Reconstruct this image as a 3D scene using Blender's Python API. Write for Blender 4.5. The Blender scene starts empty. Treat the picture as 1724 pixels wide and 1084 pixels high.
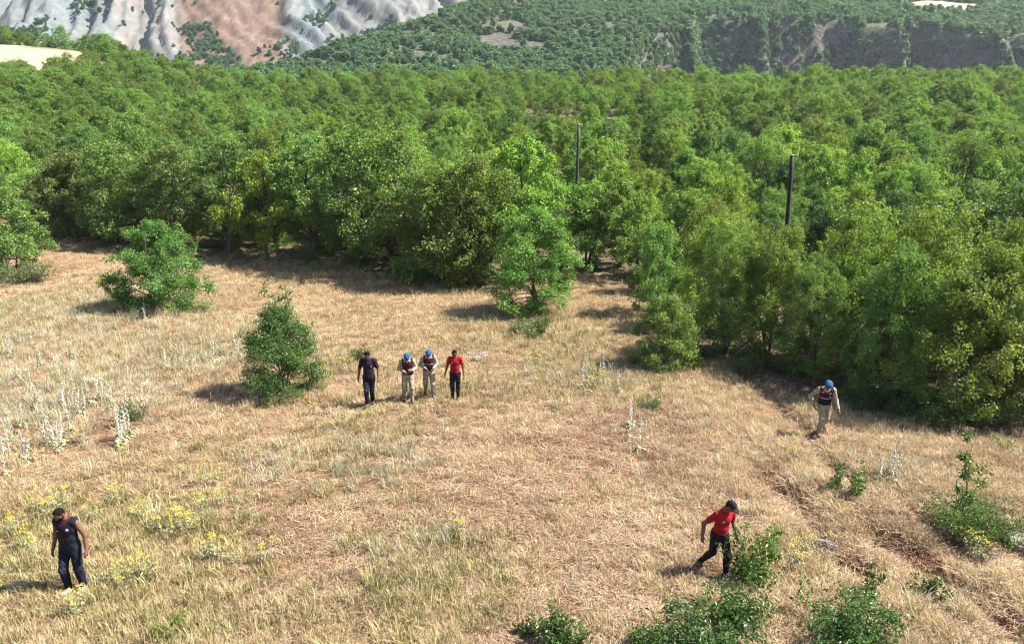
import bpy, math, random
import numpy as np
from mathutils import Vector, Matrix

# ------------------------------------------------------------------ camera, world, sun, exposure
SC = bpy.context.scene
COL = SC.collection
R = math.radians
PITCH, CAMZ, FPX, CX, CY = R(13.0), 8.5, 1353.0, 862.0, 542.0

cam = bpy.data.cameras.new('camera'); camo = bpy.data.objects.new('camera', cam); COL.objects.link(camo)
cam.sensor_width = 36.0; cam.lens = 36.0 * FPX / 1724.0
cam.clip_start = 0.1; cam.clip_end = 6000
camo.location = (0, 0, CAMZ); camo.rotation_euler = (R(90) - PITCH, 0, 0)
SC.camera = camo

SUN_EL, SUN_AZ = R(50), R(89)            # azimuth measured clockwise from +Y (away from the camera)
W = bpy.data.worlds.new('World'); SC.world = W; W.use_nodes = True
wn = W.node_tree
sky = wn.nodes.new('ShaderNodeTexSky'); sky.sky_type = 'NISHITA'; sky.sun_disc = False
sky.sun_elevation = SUN_EL; sky.sun_rotation = SUN_AZ
bg = wn.nodes['Background']; bg.inputs['Strength'].default_value = 0.07
wn.links.new(sky.outputs[0], bg.inputs[0])
sl = bpy.data.lights.new('sun', 'SUN'); sl.energy = 5.0; sl.angle = R(0.53); sl.color = (1.0, 0.95, 0.86)
so = bpy.data.objects.new('sun', sl); COL.objects.link(so)
sd = Vector((math.sin(SUN_AZ) * math.cos(SUN_EL), math.cos(SUN_AZ) * math.cos(SUN_EL), math.sin(SUN_EL)))
so.rotation_euler = sd.to_track_quat('Z', 'Y').to_euler(); so.location = (40, 10, 60)
SC.view_settings.view_transform = 'Standard'; SC.view_settings.look = 'None'
SC.view_settings.exposure = 2.0; SC.view_settings.gamma = 1.0; SC.view_settings.use_curve_mapping = False
SC.cycles.volume_bounces = 0; SC.cycles.transparent_max_bounces = 8; SC.cycles.max_bounces = 5
SC.cycles.use_denoising = True; SC.cycles.denoiser = 'OPENIMAGEDENOISE'; SC.cycles.denoising_prefilter = 'ACCURATE'; SC.cycles.denoising_input_passes = 'RGB_ALBEDO_NORMAL'; SC.cycles.filter_width = 1.2; SC.cycles.sample_clamp_indirect = 1.2
SC.cycles.caustics_reflective = False; SC.cycles.caustics_refractive = False; SC.cycles.use_light_tree = False

# ------------------------------------------------------------------ noise and terrain functions
def _hash(ix, iy, seed):
    n = (ix.astype(np.int64) * 374761393 + iy.astype(np.int64) * 668265263 + seed * 1442695041) & 0xFFFFFFFF
    n = ((n ^ (n >> 13)) * 1274126177) & 0xFFFFFFFF
    n = n ^ (n >> 16)
    return (n & 0xFFFFFF).astype(np.float64) / 0xFFFFFF
def vnoise(x, y, seed=0):
    x = np.asarray(x, float); y = np.asarray(y, float)
    ix, iy = np.floor(x), np.floor(y); fx, fy = x - ix, y - iy
    fx = fx * fx * fx * (fx * (fx * 6 - 15) + 10); fy = fy * fy * fy * (fy * (fy * 6 - 15) + 10)
    a, b = _hash(ix, iy, seed), _hash(ix + 1, iy, seed)
    c, d = _hash(ix, iy + 1, seed), _hash(ix + 1, iy + 1, seed)
    return (a * (1 - fx) + b * fx) * (1 - fy) + (c * (1 - fx) + d * fx) * fy
def fbm(x, y, seed=0, o=4, g=0.5):
    s, a, t = 0.0, 1.0, 0.0
    for i in range(o):
        s = s + a * vnoise(np.asarray(x) * 2 ** i + 17.3 * i, np.asarray(y) * 2 ** i - 9.1 * i, seed + i); t += a; a *= g
    return s / t
def sstep(a, b, x):
    t = np.clip((np.asarray(x, float) - a) / (b - a), 0, 1); return t * t * (3 - 2 * t)
def softplus(x, k): return np.where(x / k > 30, x, k * np.log1p(np.exp(np.minimum(x / k, 30))))

def H0(x, y):
    """the ground without its ruts"""
    x = np.asarray(x, float); y = np.asarray(y, float)
    z = 0.30 * (fbm(x / 9, y / 9, 3, 3) - 0.5) * sstep(3, 10, y)
    yy = np.minimum(y, 228 + 0 * x)
    rise = softplus(yy - 62, 9) * 0.132
    az = x / np.maximum(y, 30)
    crest = 0.97 + 0.24 * sstep(-0.34, -0.52, az) - 0.05 * np.exp(-((az + 0.28) / 0.07) ** 2) + 0.03 * sstep(-0.1, 0.5, az)
    z = z + rise * crest
    # shallow gully that runs between the left spur and the slope behind it
    dx, dy = 90.0, -46.0; L2 = dx * dx + dy * dy
    t = ((x + 34) * dx + (y - 152) * dy) / L2
    d = np.abs((x + 34) * dy - (y - 152) * dx) / math.sqrt(L2)
    z = z - 5.0 * np.exp(-(d / 13) ** 2) * sstep(-0.35, 0.15, t) * (1 - sstep(0.8, 1.5, t))
    z = z + 1.6 * (fbm(x / 38, y / 38, 8, 3) - 0.5) * sstep(60, 120, y)
    # beyond the crest the ground falls into a valley
    z = z - 0.22 * softplus(y - 245, 8) * (1 - sstep(420, 520, y)) - sstep(420, 520, y) * (0.22 * 220)
    z = z + 6.5 * np.exp(-(((x + 140) / 42) ** 2 + ((y - 224) / 26) ** 2))       # knoll with the tan field
    # falls off a little to the right of the field
    z = z - 0.035 * softplus(x - 9, 2.5) * (1 - sstep(30, 60, y))
    return z

cp, sp_ = math.cos(PITCH), math.sin(PITCH)
def pix_dir(px, py):
    u, v = (px - CX) / FPX, (CY - py) / FPX
    return np.array([u, cp + v * sp_, -sp_ + v * cp])
def ground_at(px, py, hf=None):
    hf = hf or H0
    d = pix_dir(px, py); t = np.linspace(6, 320, 6000)
    g = CAMZ + d[2] * t - hf(d[0] * t, d[1] * t)
    k = int(np.argmax(g < 0)) if (g < 0).any() else len(t) - 1
    k = max(k, 1); f = g[k - 1] / (g[k - 1] - g[k] + 1e-9); tt = t[k - 1] + (t[k] - t[k - 1]) * f
    return np.array([d[0] * tt, d[1] * tt])
def to_pix(x, y, z):
    dz = np.asarray(z) - CAMZ
    w = y * cp - dz * sp_; v = y * sp_ + dz * cp
    return CX + FPX * x / w, CY - FPX * v / w

def seg_dist(x, y, poly):
    best = np.full(np.shape(x), 1e9)
    for (ax, ay), (bx, by) in zip(poly[:-1], poly[1:]):
        dx, dy = bx - ax, by - ay
        t = np.clip(((x - ax) * dx + (y - ay) * dy) / (dx * dx + dy * dy), 0, 1)
        best = np.minimum(best, np.hypot(x - ax - t * dx, y - ay - t * dy))
    return best
RUT_PX = [([(1262, 636), (1300, 672), (1350, 722), (1392, 772), (1420, 800)], 0.34, 0.16),
          ([(1290, 792), (1335, 838), (1385, 900), (1440, 955)], 0.50, 0.22),
          ([(1480, 900), (1555, 945), (1640, 1000), (1724, 1068)], 0.50, 0.24),
          ([(1560, 1000), (1600, 1032), (1680, 1084)], 0.34, 0.14),
          ([(1660, 865), (1724, 925), (1780, 970)], 0.6, 0.22),
          ([(1530, 850), (1590, 900), (1640, 940)], 0.4, 0.14),
          ([(500, 690), (560, 682), (620, 690)], 0.22, 0.07),
          ([(560, 1040), (600, 1060), (640, 1100)], 0.3, 0.10),
          ([(1040, 745), (1075, 770), (1120, 778)], 0.3, 0.08)]
RUTS = [([ground_at(*p) for p in pl], w, d) for pl, w, d in RUT_PX]
def rut_mask(x, y):
    m = np.zeros(np.shape(x))
    wob = 0.35 * (fbm(np.asarray(x) / 0.9, np.asarray(y) / 0.9, 77, 2) - 0.5)
    for pl, w, d in RUTS:
        m = np.maximum(m, np.exp(-((seg_dist(x, y, pl) + wob) / w) ** 2) * (d / 0.24))
    return m
def Hg(x, y):
    x = np.asarray(x, float); y = np.asarray(y, float)
    near = (1 - sstep(45, 70, y)) * sstep(5, 9, y)
    z = H0(x, y) - 0.34 * rut_mask(x, y) * near
    z = z + 0.17 * (fbm(x / 1.1, y / 1.1, 21, 3) - 0.5) * near + 0.075 * (vnoise(x / 0.38, y / 0.38, 31) - 0.5) * near
    return z
def hz(x, y): return float(Hg(np.array([x]), np.array([y]))[0])

# foot of the forest along the picture, as pixels
EDGE = np.array([(-200, 398), (0, 398), (100, 402), (180, 414), (340, 432), (450, 436), (560, 446), (620, 456), (700, 474), (800, 486), (850, 492),
                 (940, 472), (1000, 466), (1050, 478), (1090, 516), (1150, 556), (1200, 592), (1280, 640), (1360, 664),
                 (1440, 690), (1540, 708), (1640, 722), (1724, 728), (1950, 735)], float)
def edge_y(px): return np.interp(px, EDGE[:, 0], EDGE[:, 1])
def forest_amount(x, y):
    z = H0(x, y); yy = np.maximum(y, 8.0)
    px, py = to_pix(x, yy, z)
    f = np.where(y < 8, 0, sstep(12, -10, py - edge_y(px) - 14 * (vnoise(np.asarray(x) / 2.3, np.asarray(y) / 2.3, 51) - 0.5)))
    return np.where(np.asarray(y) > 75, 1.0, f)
def field_amount(x, y):      # tan clearing on the crest at the left
    return sstep(18, 13, np.abs(y - 194 + 0.05 * (x + 130)) * .46 + 5 * fbm(x / 9, y / 9, 61, 2)) * sstep(-99, -110, x + 9 * vnoise(np.asarray(y) / 6, np.asarray(x) / 9, 62))

# soft patches of the meadow given by pixel centres
def blob(x, y, px, py, r):
    c = ground_at(px, py); return np.exp(-(((x - c[0]) ** 2 + (y - c[1]) ** 2) / r ** 2))
def soil_amount(x, y):
    s = 0.20 + 0 * np.asarray(x, float)
    for px, py, r, a in ((760, 840, 4.0, .5), (500, 830, 3.0, .5), (900, 1000, 2.6, .45), (560, 930, 2.6, .4), (1010, 700, 3.0, .35), (980, 760, 3.5, .4),
                         (220, 750, 2.8, .45), (330, 690, 2.5, .3), (820, 610, 2.2, .35), (1050, 900, 2.4, .3), (120, 700, 2.0, .2), (1450, 930, 1.6, .5)):
        s = s + a * blob(x, y, px, py, r)
    s = s + 1.0 * (fbm(np.asarray(x) / 1.7, np.asarray(y) / 1.7, 41, 3) - 0.5) + 0.7 * (fbm(np.asarray(x) / 0.5, np.asarray(y) / 0.5, 44, 2) - 0.5)
    return np.clip(s, 0, 1)
def green_amount(x, y):
    s = 0.0
    for px, py, r, a in ((60, 900, 2.4, .75), (200, 900, 2.6, .65), (300, 940, 2.0, .5), (330, 1040, 1.8, .8), (620, 700, 2.5, .6), (600, 800, 2.2, .35), (690, 930, 1.5, .6), (690, 1040, 1.5, .7),
                         (400, 780, 2.0, .25), (60, 520, 6, .6), (320, 590, 4, .4), (880, 590, 4, .6), (1000, 640, 2.5, .5), (930, 540, 5, .5), (1050, 660, 2, .3), (590, 610, 2, .7), (700, 660, 1.6, .5), (800, 960, 1.4, .35), (1340, 930, 1.2, .5)):
        s = s + a * blob(x, y, px, py, r)
    return np.clip(s + 0.55 * (fbm(np.asarray(x) / 2.3, np.asarray(y) / 2.3, 47, 3) - 0.52), 0, 1)

# ------------------------------------------------------------------ helpers
def mesh_np(name, verts, faces=None, quads=None, tris=None, mats=(), smooth=False, attr=None, mat_index=None):
    """fast mesh from numpy arrays; attr = {name: per-point float array}"""
    me = bpy.data.meshes.new(name)
    verts = np.asarray(verts, np.float32)
    q = np.zeros((0, 4), np.int32) if quads is None else np.asarray(quads, np.int32).reshape(-1, 4)
    t = np.zeros((0, 3), np.int32) if tris is None else np.asarray(tris, np.int32).reshape(-1, 3)
    me.vertices.add(len(verts)); me.vertices.foreach_set('co', verts.ravel())
    nl = q.size + t.size
    if nl:
        me.loops.add(nl); me.loops.foreach_set('vertex_index', np.concatenate([q.ravel(), t.ravel()]))
        me.polygons.add(len(q) + len(t))
        st = np.concatenate([np.arange(len(q)) * 4, q.size + np.arange(len(t)) * 3]).astype(np.int32)
        me.polygons.foreach_set('loop_start', st)
        if mat_index is not None: me.polygons.foreach_set('material_index', np.asarray(mat_index, np.int32))
    for k, v in (attr or {}).items():
        v = np.asarray(v)
        a = me.attributes.new(k, 'INT' if v.dtype.kind == 'i' else 'FLOAT', 'POINT')
        a.data.foreach_set('value', v.astype(np.int32 if v.dtype.kind == 'i' else np.float32))
    for m in mats: me.materials.append(m)
    me.update(calc_edges=True)
    if nl: me.polygons.foreach_set('use_smooth', np.full(len(me.polygons), smooth))
    me.validate()
    return me
def obj(name, me, parent=None, link=True):
    o = bpy.data.objects.new(name, me)
    if link: COL.objects.link(o)
    if parent is not None: o.parent = parent
    return o
def tag(o, label=None, cat=None, group=None, kind=None):
    if label: o['label'] = label
    if cat: o['category'] = cat
    if group: o['group'] = group
    if kind: o['kind'] = kind
    return o
def thing(name, label, cat, loc, rz=0.0, group=None, scale=1.0):
    o = bpy.data.objects.new(name, None); COL.objects.link(o); o.empty_display_size = 0.2
    o.location = loc; o.rotation_euler = (0, 0, rz); o.scale = (scale,) * 3 if not isinstance(scale, tuple) else scale
    return tag(o, label, cat, group)

class MB:
    """collects vertices, quads and triangles"""
    def __init__(s): s.v, s.q, s.t, s.a = [], [], [], []; s.n = 0
    def add(s, v, q=None, t=None, a=None):
        v = np.asarray(v, float).reshape(-1, 3)
        if q is not None and len(q): s.q.append(np.asarray(q, int).reshape(-1, 4) + s.n)
        if t is not None and len(t): s.t.append(np.asarray(t, int).reshape(-1, 3) + s.n)
        s.v.append(v); s.a.append(np.full(len(v), 0.5) if a is None else np.asarray(a, float)); s.n += len(v)
    def tube(s, pts, rad, n=6, cap=True):
        pts = np.asarray(pts, float); rad = np.asarray(rad, float); m = len(pts)
        tg = np.gradient(pts, axis=0); tg /= np.linalg.norm(tg, axis=1)[:, None] + 1e-9
        ref = np.where(np.abs(tg[:, [2]]) > 0.9, [[1.0, 0, 0]], [[0, 0, 1.0]])
        u = np.cross(ref, tg); u /= np.linalg.norm(u, axis=1)[:, None] + 1e-9; w = np.cross(tg, u)
        a = np.linspace(0, 2 * np.pi, n, endpoint=False)
        v = pts[:, None] + rad[:, None, None] * (np.cos(a)[None, :, None] * u[:, None] + np.sin(a)[None, :, None] * w[:, None])
        i, j = np.meshgrid(np.arange(m - 1), np.arange(n), indexing='ij'); j2 = (j + 1) % n
        q = np.stack([i * n + j, i * n + j2, (i + 1) * n + j2, (i + 1) * n + j], -1).reshape(-1, 4)
        t = []
        if cap:
            t = [[0, k + 1, k] for k in range(1, n - 1)] + [[(m - 1) * n, (m - 1) * n + k, (m - 1) * n + k + 1] for k in range(1, n - 1)]
        s.add(v.reshape(-1, 3), q, t)
    def leaves(s, P, D, N, L, Wd, t, fold=0.18):
        """one folded leaf (a quad) each at P, growing along D with face normal N"""
        D = D / (np.linalg.norm(D, axis=1)[:, None] + 1e-9)
        S = np.cross(D, N); S /= np.linalg.norm(S, axis=1)[:, None] + 1e-9; N = np.cross(S, D)
        L = L[:, None]; Wd = Wd[:, None]
        v = np.stack([P, P + D * L * .5 + S * Wd + N * fold * L, P + D * L - N * .1 * L, P + D * L * .5 - S * Wd + N * fold * L], 1)
        k = np.arange(len(P))[:, None] * 4 + np.arange(4)[None]
        s.add(v.reshape(-1, 3), k, None, np.repeat(t, 4))
    def mesh(s, name, mats, smooth=False):
        v = np.concatenate(s.v); a = np.concatenate(s.a)
        return mesh_np(name, v, quads=np.concatenate(s.q) if s.q else None, tris=np.concatenate(s.t) if s.t else None, mats=mats, smooth=smooth, attr={'t': a})

# ------------------------------------------------------------------ materials
def new_mat(name):
    m = bpy.data.materials.new(name); m.use_nodes = True
    nt = m.node_tree; b = nt.nodes['Principled BSDF']; return m, nt, b
def N(nt, t, **kw):
    n = nt.nodes.new(t)
    for k, v in kw.items():
        if k.startswith('i_'): n.inputs[k[2:].replace('_', ' ')].default_value = v
        else: setattr(n, k, v)
    return n
ALB = 0.83            # overall albedo of soil, straw, rock and cloth
def ramp(nt, fac, stops, k=None):
    k = ALB if k is None else k
    stops = [(p, tuple(x * k for x in c[:3])) for p, c in stops]
    r = nt.nodes.new('ShaderNodeValToRGB'); e = r.color_ramp.elements
    while len(e) < len(stops): e.new(0.5)
    for k, (p, c) in enumerate(stops):
        e[k].position = p; e[k].color = (*c, 1) if len(c) == 3 else c
    nt.links.new(fac, r.inputs[0]); return r.outputs[0]
def mix(nt, fac, a, b, mode='MIX'):
    m = nt.nodes.new('ShaderNodeMix'); m.data_type = 'RGBA'; m.blend_type = mode
    for sock, val in ((m.inputs['Factor'], fac), (m.inputs['A'], a), (m.inputs['B'], b)):
        if isinstance(val, (int, float)): sock.default_value = val
        elif isinstance(val, tuple): sock.default_value = (*val, 1)
        else: nt.links.new(val, sock)
    return m.outputs['Result']
def noise(nt, scale, detail=4, rough=0.55, vec=None, coord='Object'):
    if vec is None:
        tc = nt.nodes.new('ShaderNodeTexCoord'); vec = tc.outputs[coord]
    n = N(nt, 'ShaderNodeTexNoise'); n.inputs['Scale'].default_value = scale; n.inputs['Detail'].default_value = detail; n.inputs['Roughness'].default_value = rough
    nt.links.new(vec, n.inputs['Vector']); return n.outputs['Fac']
def attr(nt, name):
    a = N(nt, 'ShaderNodeAttribute'); a.attribute_name = name; return a.outputs['Fac']
def bump(nt, b, h, dist, strength=1.0):
    n = N(nt, 'ShaderNodeBump'); n.inputs['Distance'].default_value = dist; n.inputs['Strength'].default_value = strength
    nt.links.new(h, n.inputs['Height']); nt.links.new(n.outputs[0], b.inputs['Normal'])
def math_n(nt, op, a, b=None, clamp=False):
    n = N(nt, 'ShaderNodeMath', operation=op, use_clamp=clamp)
    for k, v in enumerate((a, b)):
        if v is None: continue
        if isinstance(v, (int, float)): n.inputs[k].default_value = v
        else: nt.links.new(v, n.inputs[k])
    return n.outputs[0]

def leaf_mat(name, dark, mid, light, rough=0.45, trans=0.35, spread=0.30, tcol=None):
    """leaf colour by leaf (attribute t), by plant (object random) and by the plant's own tint (object colour)"""
    m, nt, b = new_mat(name)
    oi = N(nt, 'ShaderNodeObjectInfo')
    c = ramp(nt, attr(nt, 't'), [(0, dark), (0.5, mid), (1, light)], 1.0)
    v = math_n(nt, 'ADD', math_n(nt, 'MULTIPLY', oi.outputs['Random'], spread), 1 - spread / 2)
    hs = N(nt, 'ShaderNodeHueSaturation')
    nt.links.new(c, hs.inputs['Color']); nt.links.new(v, hs.inputs['Value'])
    nt.links.new(math_n(nt, 'ADD', math_n(nt, 'MULTIPLY', oi.outputs['Random'], 0.035), 0.4825), hs.inputs['Hue'])
    c2 = mix(nt, 1.0, hs.outputs[0], oi.outputs['Color'], 'MULTIPLY')
    nt.links.new(c2, b.inputs['Base Color']); b.inputs['Roughness'].default_value = rough
    b.inputs['Specular IOR Level'].default_value = 0.28
    tr = N(nt, 'ShaderNodeBsdfTranslucent')
    nt.links.new(mix(nt, 1.0, c2, tcol or (1.5, 1.55, 0.7), 'MULTIPLY'), tr.inputs['Color'])
    ms = N(nt, 'ShaderNodeMixShader'); ms.inputs[0].default_value = trans
    nt.links.new(b.outputs[0], ms.inputs[1]); nt.links.new(tr.outputs[0], ms.inputs[2])
    nt.links.new(ms.outputs[0], nt.nodes['Material Output'].inputs['Surface'])
    return m
M = {}
M['oak'] = leaf_mat('oak_leaf', (0.048, 0.090, 0.020), (0.124, 0.188, 0.046), (0.235, 0.298, 0.094), trans=0.38, spread=0.55, rough=0.5)
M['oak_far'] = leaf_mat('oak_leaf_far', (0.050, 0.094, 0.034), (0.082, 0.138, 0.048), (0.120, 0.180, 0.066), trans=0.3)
M['shrub'] = leaf_mat('shrub_leaf', (0.034, 0.062, 0.016), (0.062, 0.102, 0.026), (0.125, 0.175, 0.055), rough=0.36, trans=0.30)
M['sage'] = leaf_mat('sage_leaf', (0.10, 0.12, 0.055), (0.17, 0.19, 0.085), (0.27, 0.28, 0.15), trans=0.25)
def straw_mat(name, stops, trans=0.25, spread=0.35):
    m, nt, b = new_mat(name)
    oi = N(nt, 'ShaderNodeObjectInfo')
    pn = noise(nt, 0.33, 3, vec=oi.outputs['Location'])
    f = math_n(nt, 'ADD', math_n(nt, 'MULTIPLY', attr(nt, 't'), 0.45), math_n(nt, 'MULTIPLY', pn, 0.55))
    f = math_n(nt, 'ADD', f, math_n(nt, 'MULTIPLY', math_n(nt, 'SUBTRACT', oi.outputs['Random'], 0.5), spread), True)
    c = ramp(nt, f, stops)
    nt.links.new(c, b.inputs['Base Color']); b.inputs['Roughness'].default_value = 0.6; b.inputs['Specular IOR Level'].default_value = 0.25
    tr = N(nt, 'ShaderNodeBsdfTranslucent'); nt.links.new(c, tr.inputs['Color'])
    ms = N(nt, 'ShaderNodeMixShader'); ms.inputs[0].default_value = trans
    nt.links.new(b.outputs[0], ms.inputs[1]); nt.links.new(tr.outputs[0], ms.inputs[2])
    nt.links.new(ms.outputs[0], nt.nodes['Material Output'].inputs['Surface'])
    return m
M['straw'] = straw_mat('straw', [(0.08, (0.17, 0.10, 0.055)), (0.35, (0.40, 0.290, 0.155)), (0.6, (0.56, 0.430, 0.240)), (0.9, (0.66, 0.55, 0.345))])
M['litter'] = straw_mat('litter', [(0.1, (0.10, 0.050, 0.030)), (0.42, (0.25, 0.155, 0.092)), (0.65, (0.42, 0.300, 0.180)), (0.95, (0.60, 0.48, 0.32))], trans=0.1)
M['greengrass'] = straw_mat('green_grass', [(0.1, (0.10, 0.105, 0.038)), (0.5, (0.30, 0.26, 0.105)), (0.9, (0.50, 0.42, 0.20))])
M['pale'] = straw_mat('pale_herb', [(0.1, (0.21, 0.21, 0.115)), (0.5, (0.40, 0.375, 0.24)), (0.9, (0.60, 0.56, 0.42))])
def simple(name, col, rough=0.6, var=0.0, scale=8.0, bumpd=0.0, col2=None, spec=0.4):
    m, nt, b = new_mat(name)
    n = noise(nt, scale, 5)
    c2 = col2 or tuple(x * (1 - var) for x in col)
    nt.links.new(ramp(nt, n, [(0.35, c2), (0.65, col)]), b.inputs['Base Color'])
    b.inputs['Roughness'].default_value = rough; b.inputs['Specular IOR Level'].default_value = spec
    if bumpd: bump(nt, b, n, bumpd)
    return m
M['bark'] = simple('bark', (0.13, 0.105, 0.08), 0.85, 0.5, 14, 0.02)
M['twig'] = simple('twig', (0.17, 0.13, 0.09), 0.8, 0.4, 14)
M['yellow'] = simple('yellow_petal', (0.58, 0.45, 0.045), 0.6, 0.25, 30)
M['white'] = simple('white_petal', (0.56, 0.53, 0.44), 0.6, 0.2, 30)
M['stem'] = simple('stem', (0.29, 0.29, 0.14), 0.6, 0.3, 20)
M['rock'] = simple('rock', (0.27, 0.235, 0.195), 0.85, 0.45, 6, 0.03)
M['pebble'] = simple('pebble', (0.34, 0.27, 0.21), 0.85, 0.45, 3)
M['pole'] = simple('pole_wood', (0.020, 0.017, 0.015), 0.8, 0.5, 9, 0.01)
M['pole_grey'] = simple('pole_weathered', (0.060, 0.056, 0.050), 0.8, 0.5, 9, 0.01)
M['insul'] = simple('insulator', (0.32, 0.30, 0.27), 0.4)

def ground_mat():
    m, nt, b = new_mat('meadow_soil')
    n1, n2, n3 = noise(nt, 0.8, 5, .6), noise(nt, 6.0, 6, .7), noise(nt, 38.0, 3, .7)
    soil = ramp(nt, n2, [(0.30, (0.055, 0.023, 0.014)), (0.52, (0.130, 0.055, 0.034)), (0.72, (0.215, 0.112, 0.072))])
    thatch = ramp(nt, n3, [(0.30, (0.13, 0.080, 0.044)), (0.5, (0.27, 0.18, 0.10)), (0.68, (0.41, 0.30, 0.18))])
    f = math_n(nt, 'ADD', attr(nt, 'soil'), math_n(nt, 'MULTIPLY', math_n(nt, 'SUBTRACT', n2, 0.5), 1.6), True)
    c = mix(nt, f, thatch, soil)
    c = mix(nt, math_n(nt, 'MULTIPLY', attr(nt, 'green'), 0.45), c, (0.18, 0.165, 0.067))
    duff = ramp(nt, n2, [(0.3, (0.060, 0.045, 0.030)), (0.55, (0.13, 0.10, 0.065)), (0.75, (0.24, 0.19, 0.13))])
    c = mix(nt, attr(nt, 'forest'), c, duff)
    c = mix(nt, attr(nt, 'field'), c, ramp(nt, n1, [(0.3, (0.33, 0.255, 0.165)), (0.7, (0.40, 0.32, 0.21))]))
    nt.links.new(c, b.inputs['Base Color']); b.inputs['Roughness'].default_value = 0.95; b.inputs['Specular IOR Level'].default_value = 0.1
    bump(nt, b, math_n(nt, 'ADD', n2, math_n(nt, 'MULTIPLY', n3, 0.5)), 0.06)
    return m
M['ground'] = ground_mat()
def hill_mat():
    m, nt, b = new_mat('hillside_soil')
    n1, n2 = noise(nt, 0.02, 5, .6), noise(nt, 0.25, 6, .65)
    grass = ramp(nt, n2, [(0.3, (0.05, 0.075, 0.033)), (0.6, (0.085, 0.11, 0.05)), (0.8, (0.15, 0.15, 0.08))])
    scar = ramp(nt, n2, [(0.3, (0.065, 0.054, 0.050)), (0.5, (0.10, 0.083, 0.076)), (0.75, (0.17, 0.145, 0.13))])  # scarp soil darkened, part of its shade is put into the colour
    c = mix(nt, attr(nt, 'scar'), grass, scar)
    c = mix(nt, attr(nt, 'field'), c, (0.38, 0.31, 0.21))
    nt.links.new(c, b.inputs['Base Color']); b.inputs['Roughness'].default_value = 0.95; b.inputs['Specular IOR Level'].default_value = 0.1
    bump(nt, b, n2, 2.5)
    return m
M['hill'] = hill_mat()
def badland_mat():
    m, nt, b = new_mat('badland_rock')
    tc = N(nt, 'ShaderNodeTexCoord'); mp = N(nt, 'ShaderNodeMapping'); mp.inputs['Scale'].default_value = (1, 0.35, 0.35)
    nt.links.new(tc.outputs['Object'], mp.inputs[0])
    n1, n2 = noise(nt, 0.03, 6, .6, mp.outputs[0]), noise(nt, 0.22, 6, .65, mp.outputs[0])
    grey = ramp(nt, n2, [(0.3, (0.08, 0.096, 0.103)), (0.55, (0.125, 0.145, 0.148)), (0.8, (0.20, 0.21, 0.205))])
    sand = ramp(nt, n2, [(0.3, (0.14, 0.115, 0.10)), (0.6, (0.205, 0.175, 0.15)), (0.8, (0.29, 0.26, 0.23))])
    red = ramp(nt, n2, [(0.3, (0.09, 0.058, 0.042)), (0.55, (0.14, 0.094, 0.068)), (0.8, (0.20, 0.15, 0.115))])
    f = math_n(nt, 'ADD', attr(nt, 'sandy'), math_n(nt, 'MULTIPLY', math_n(nt, 'SUBTRACT', n1, 0.5), 1.2), True)
    c = mix(nt, f, grey, sand)
    f2 = math_n(nt, 'ADD', attr(nt, 'red'), math_n(nt, 'MULTIPLY', math_n(nt, 'SUBTRACT', n1, 0.5), 0.5), True)
    c = mix(nt, f2, c, red)
    nt.links.new(c, b.inputs['Base Color']); b.inputs['Roughness'].default_value = 0.95; b.inputs['Specular IOR Level'].default_value = 0.1
    bump(nt, b, n2, 0.7)
    return m
M['badland'] = badland_mat()

# ------------------------------------------------------------------ setting: ground, far hillside, bare mountain
def axis(segs):
    """1-D grid: list of (start, end, step)"""
    out = []
    for a, b, s in segs:
        out.append(np.linspace(a, b, max(2, int(round((b - a) / s)) + 1))[:-1])
    return np.concatenate(out + [[segs[-1][1]]])
def grid_mesh(name, xs, ys, zf, attrs, mat):
    X, Y = np.meshgrid(xs, ys, indexing='xy'); Z = zf(X, Y)
    v = np.stack([X, Y, Z], -1).reshape(-1, 3); nx, ny = len(xs), len(ys)
    i, j = np.meshgrid(np.arange(ny - 1), np.arange(nx - 1), indexing='ij')
    q = np.stack([i * nx + j, i * nx + j + 1, (i + 1) * nx + j + 1, (i + 1) * nx + j], -1).reshape(-1, 4)
    return mesh_np(name, v, quads=q, mats=[mat], smooth=True, attr={k: f(X, Y).ravel() for k, f in attrs.items()})
gx = axis([(-1100, -300, 50), (-300, -60, 6), (-60, -24, .9), (-24, 24, .16), (24, 60, .9), (60, 300, 6), (300, 1100, 50)])
gy = axis([(-160, -10, 15), (-10, 8, 1.5), (8, 34, .16), (34, 62, .45), (62, 120, 1.6), (120, 260, 3.5), (260, 560, 20), (560, 1100, 45)])
def soil_g(x, y): return np.clip(np.where((y > 6) & (y < 70) & (np.abs(x) < 60), soil_amount(x, y), 0.3) + 0.9 * rut_mask(x, y), 0, 1)
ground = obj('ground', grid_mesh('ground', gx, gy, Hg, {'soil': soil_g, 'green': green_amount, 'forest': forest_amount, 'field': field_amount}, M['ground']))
tag(ground, 'dry grassy meadow and forest floor', kind='structure')

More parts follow.
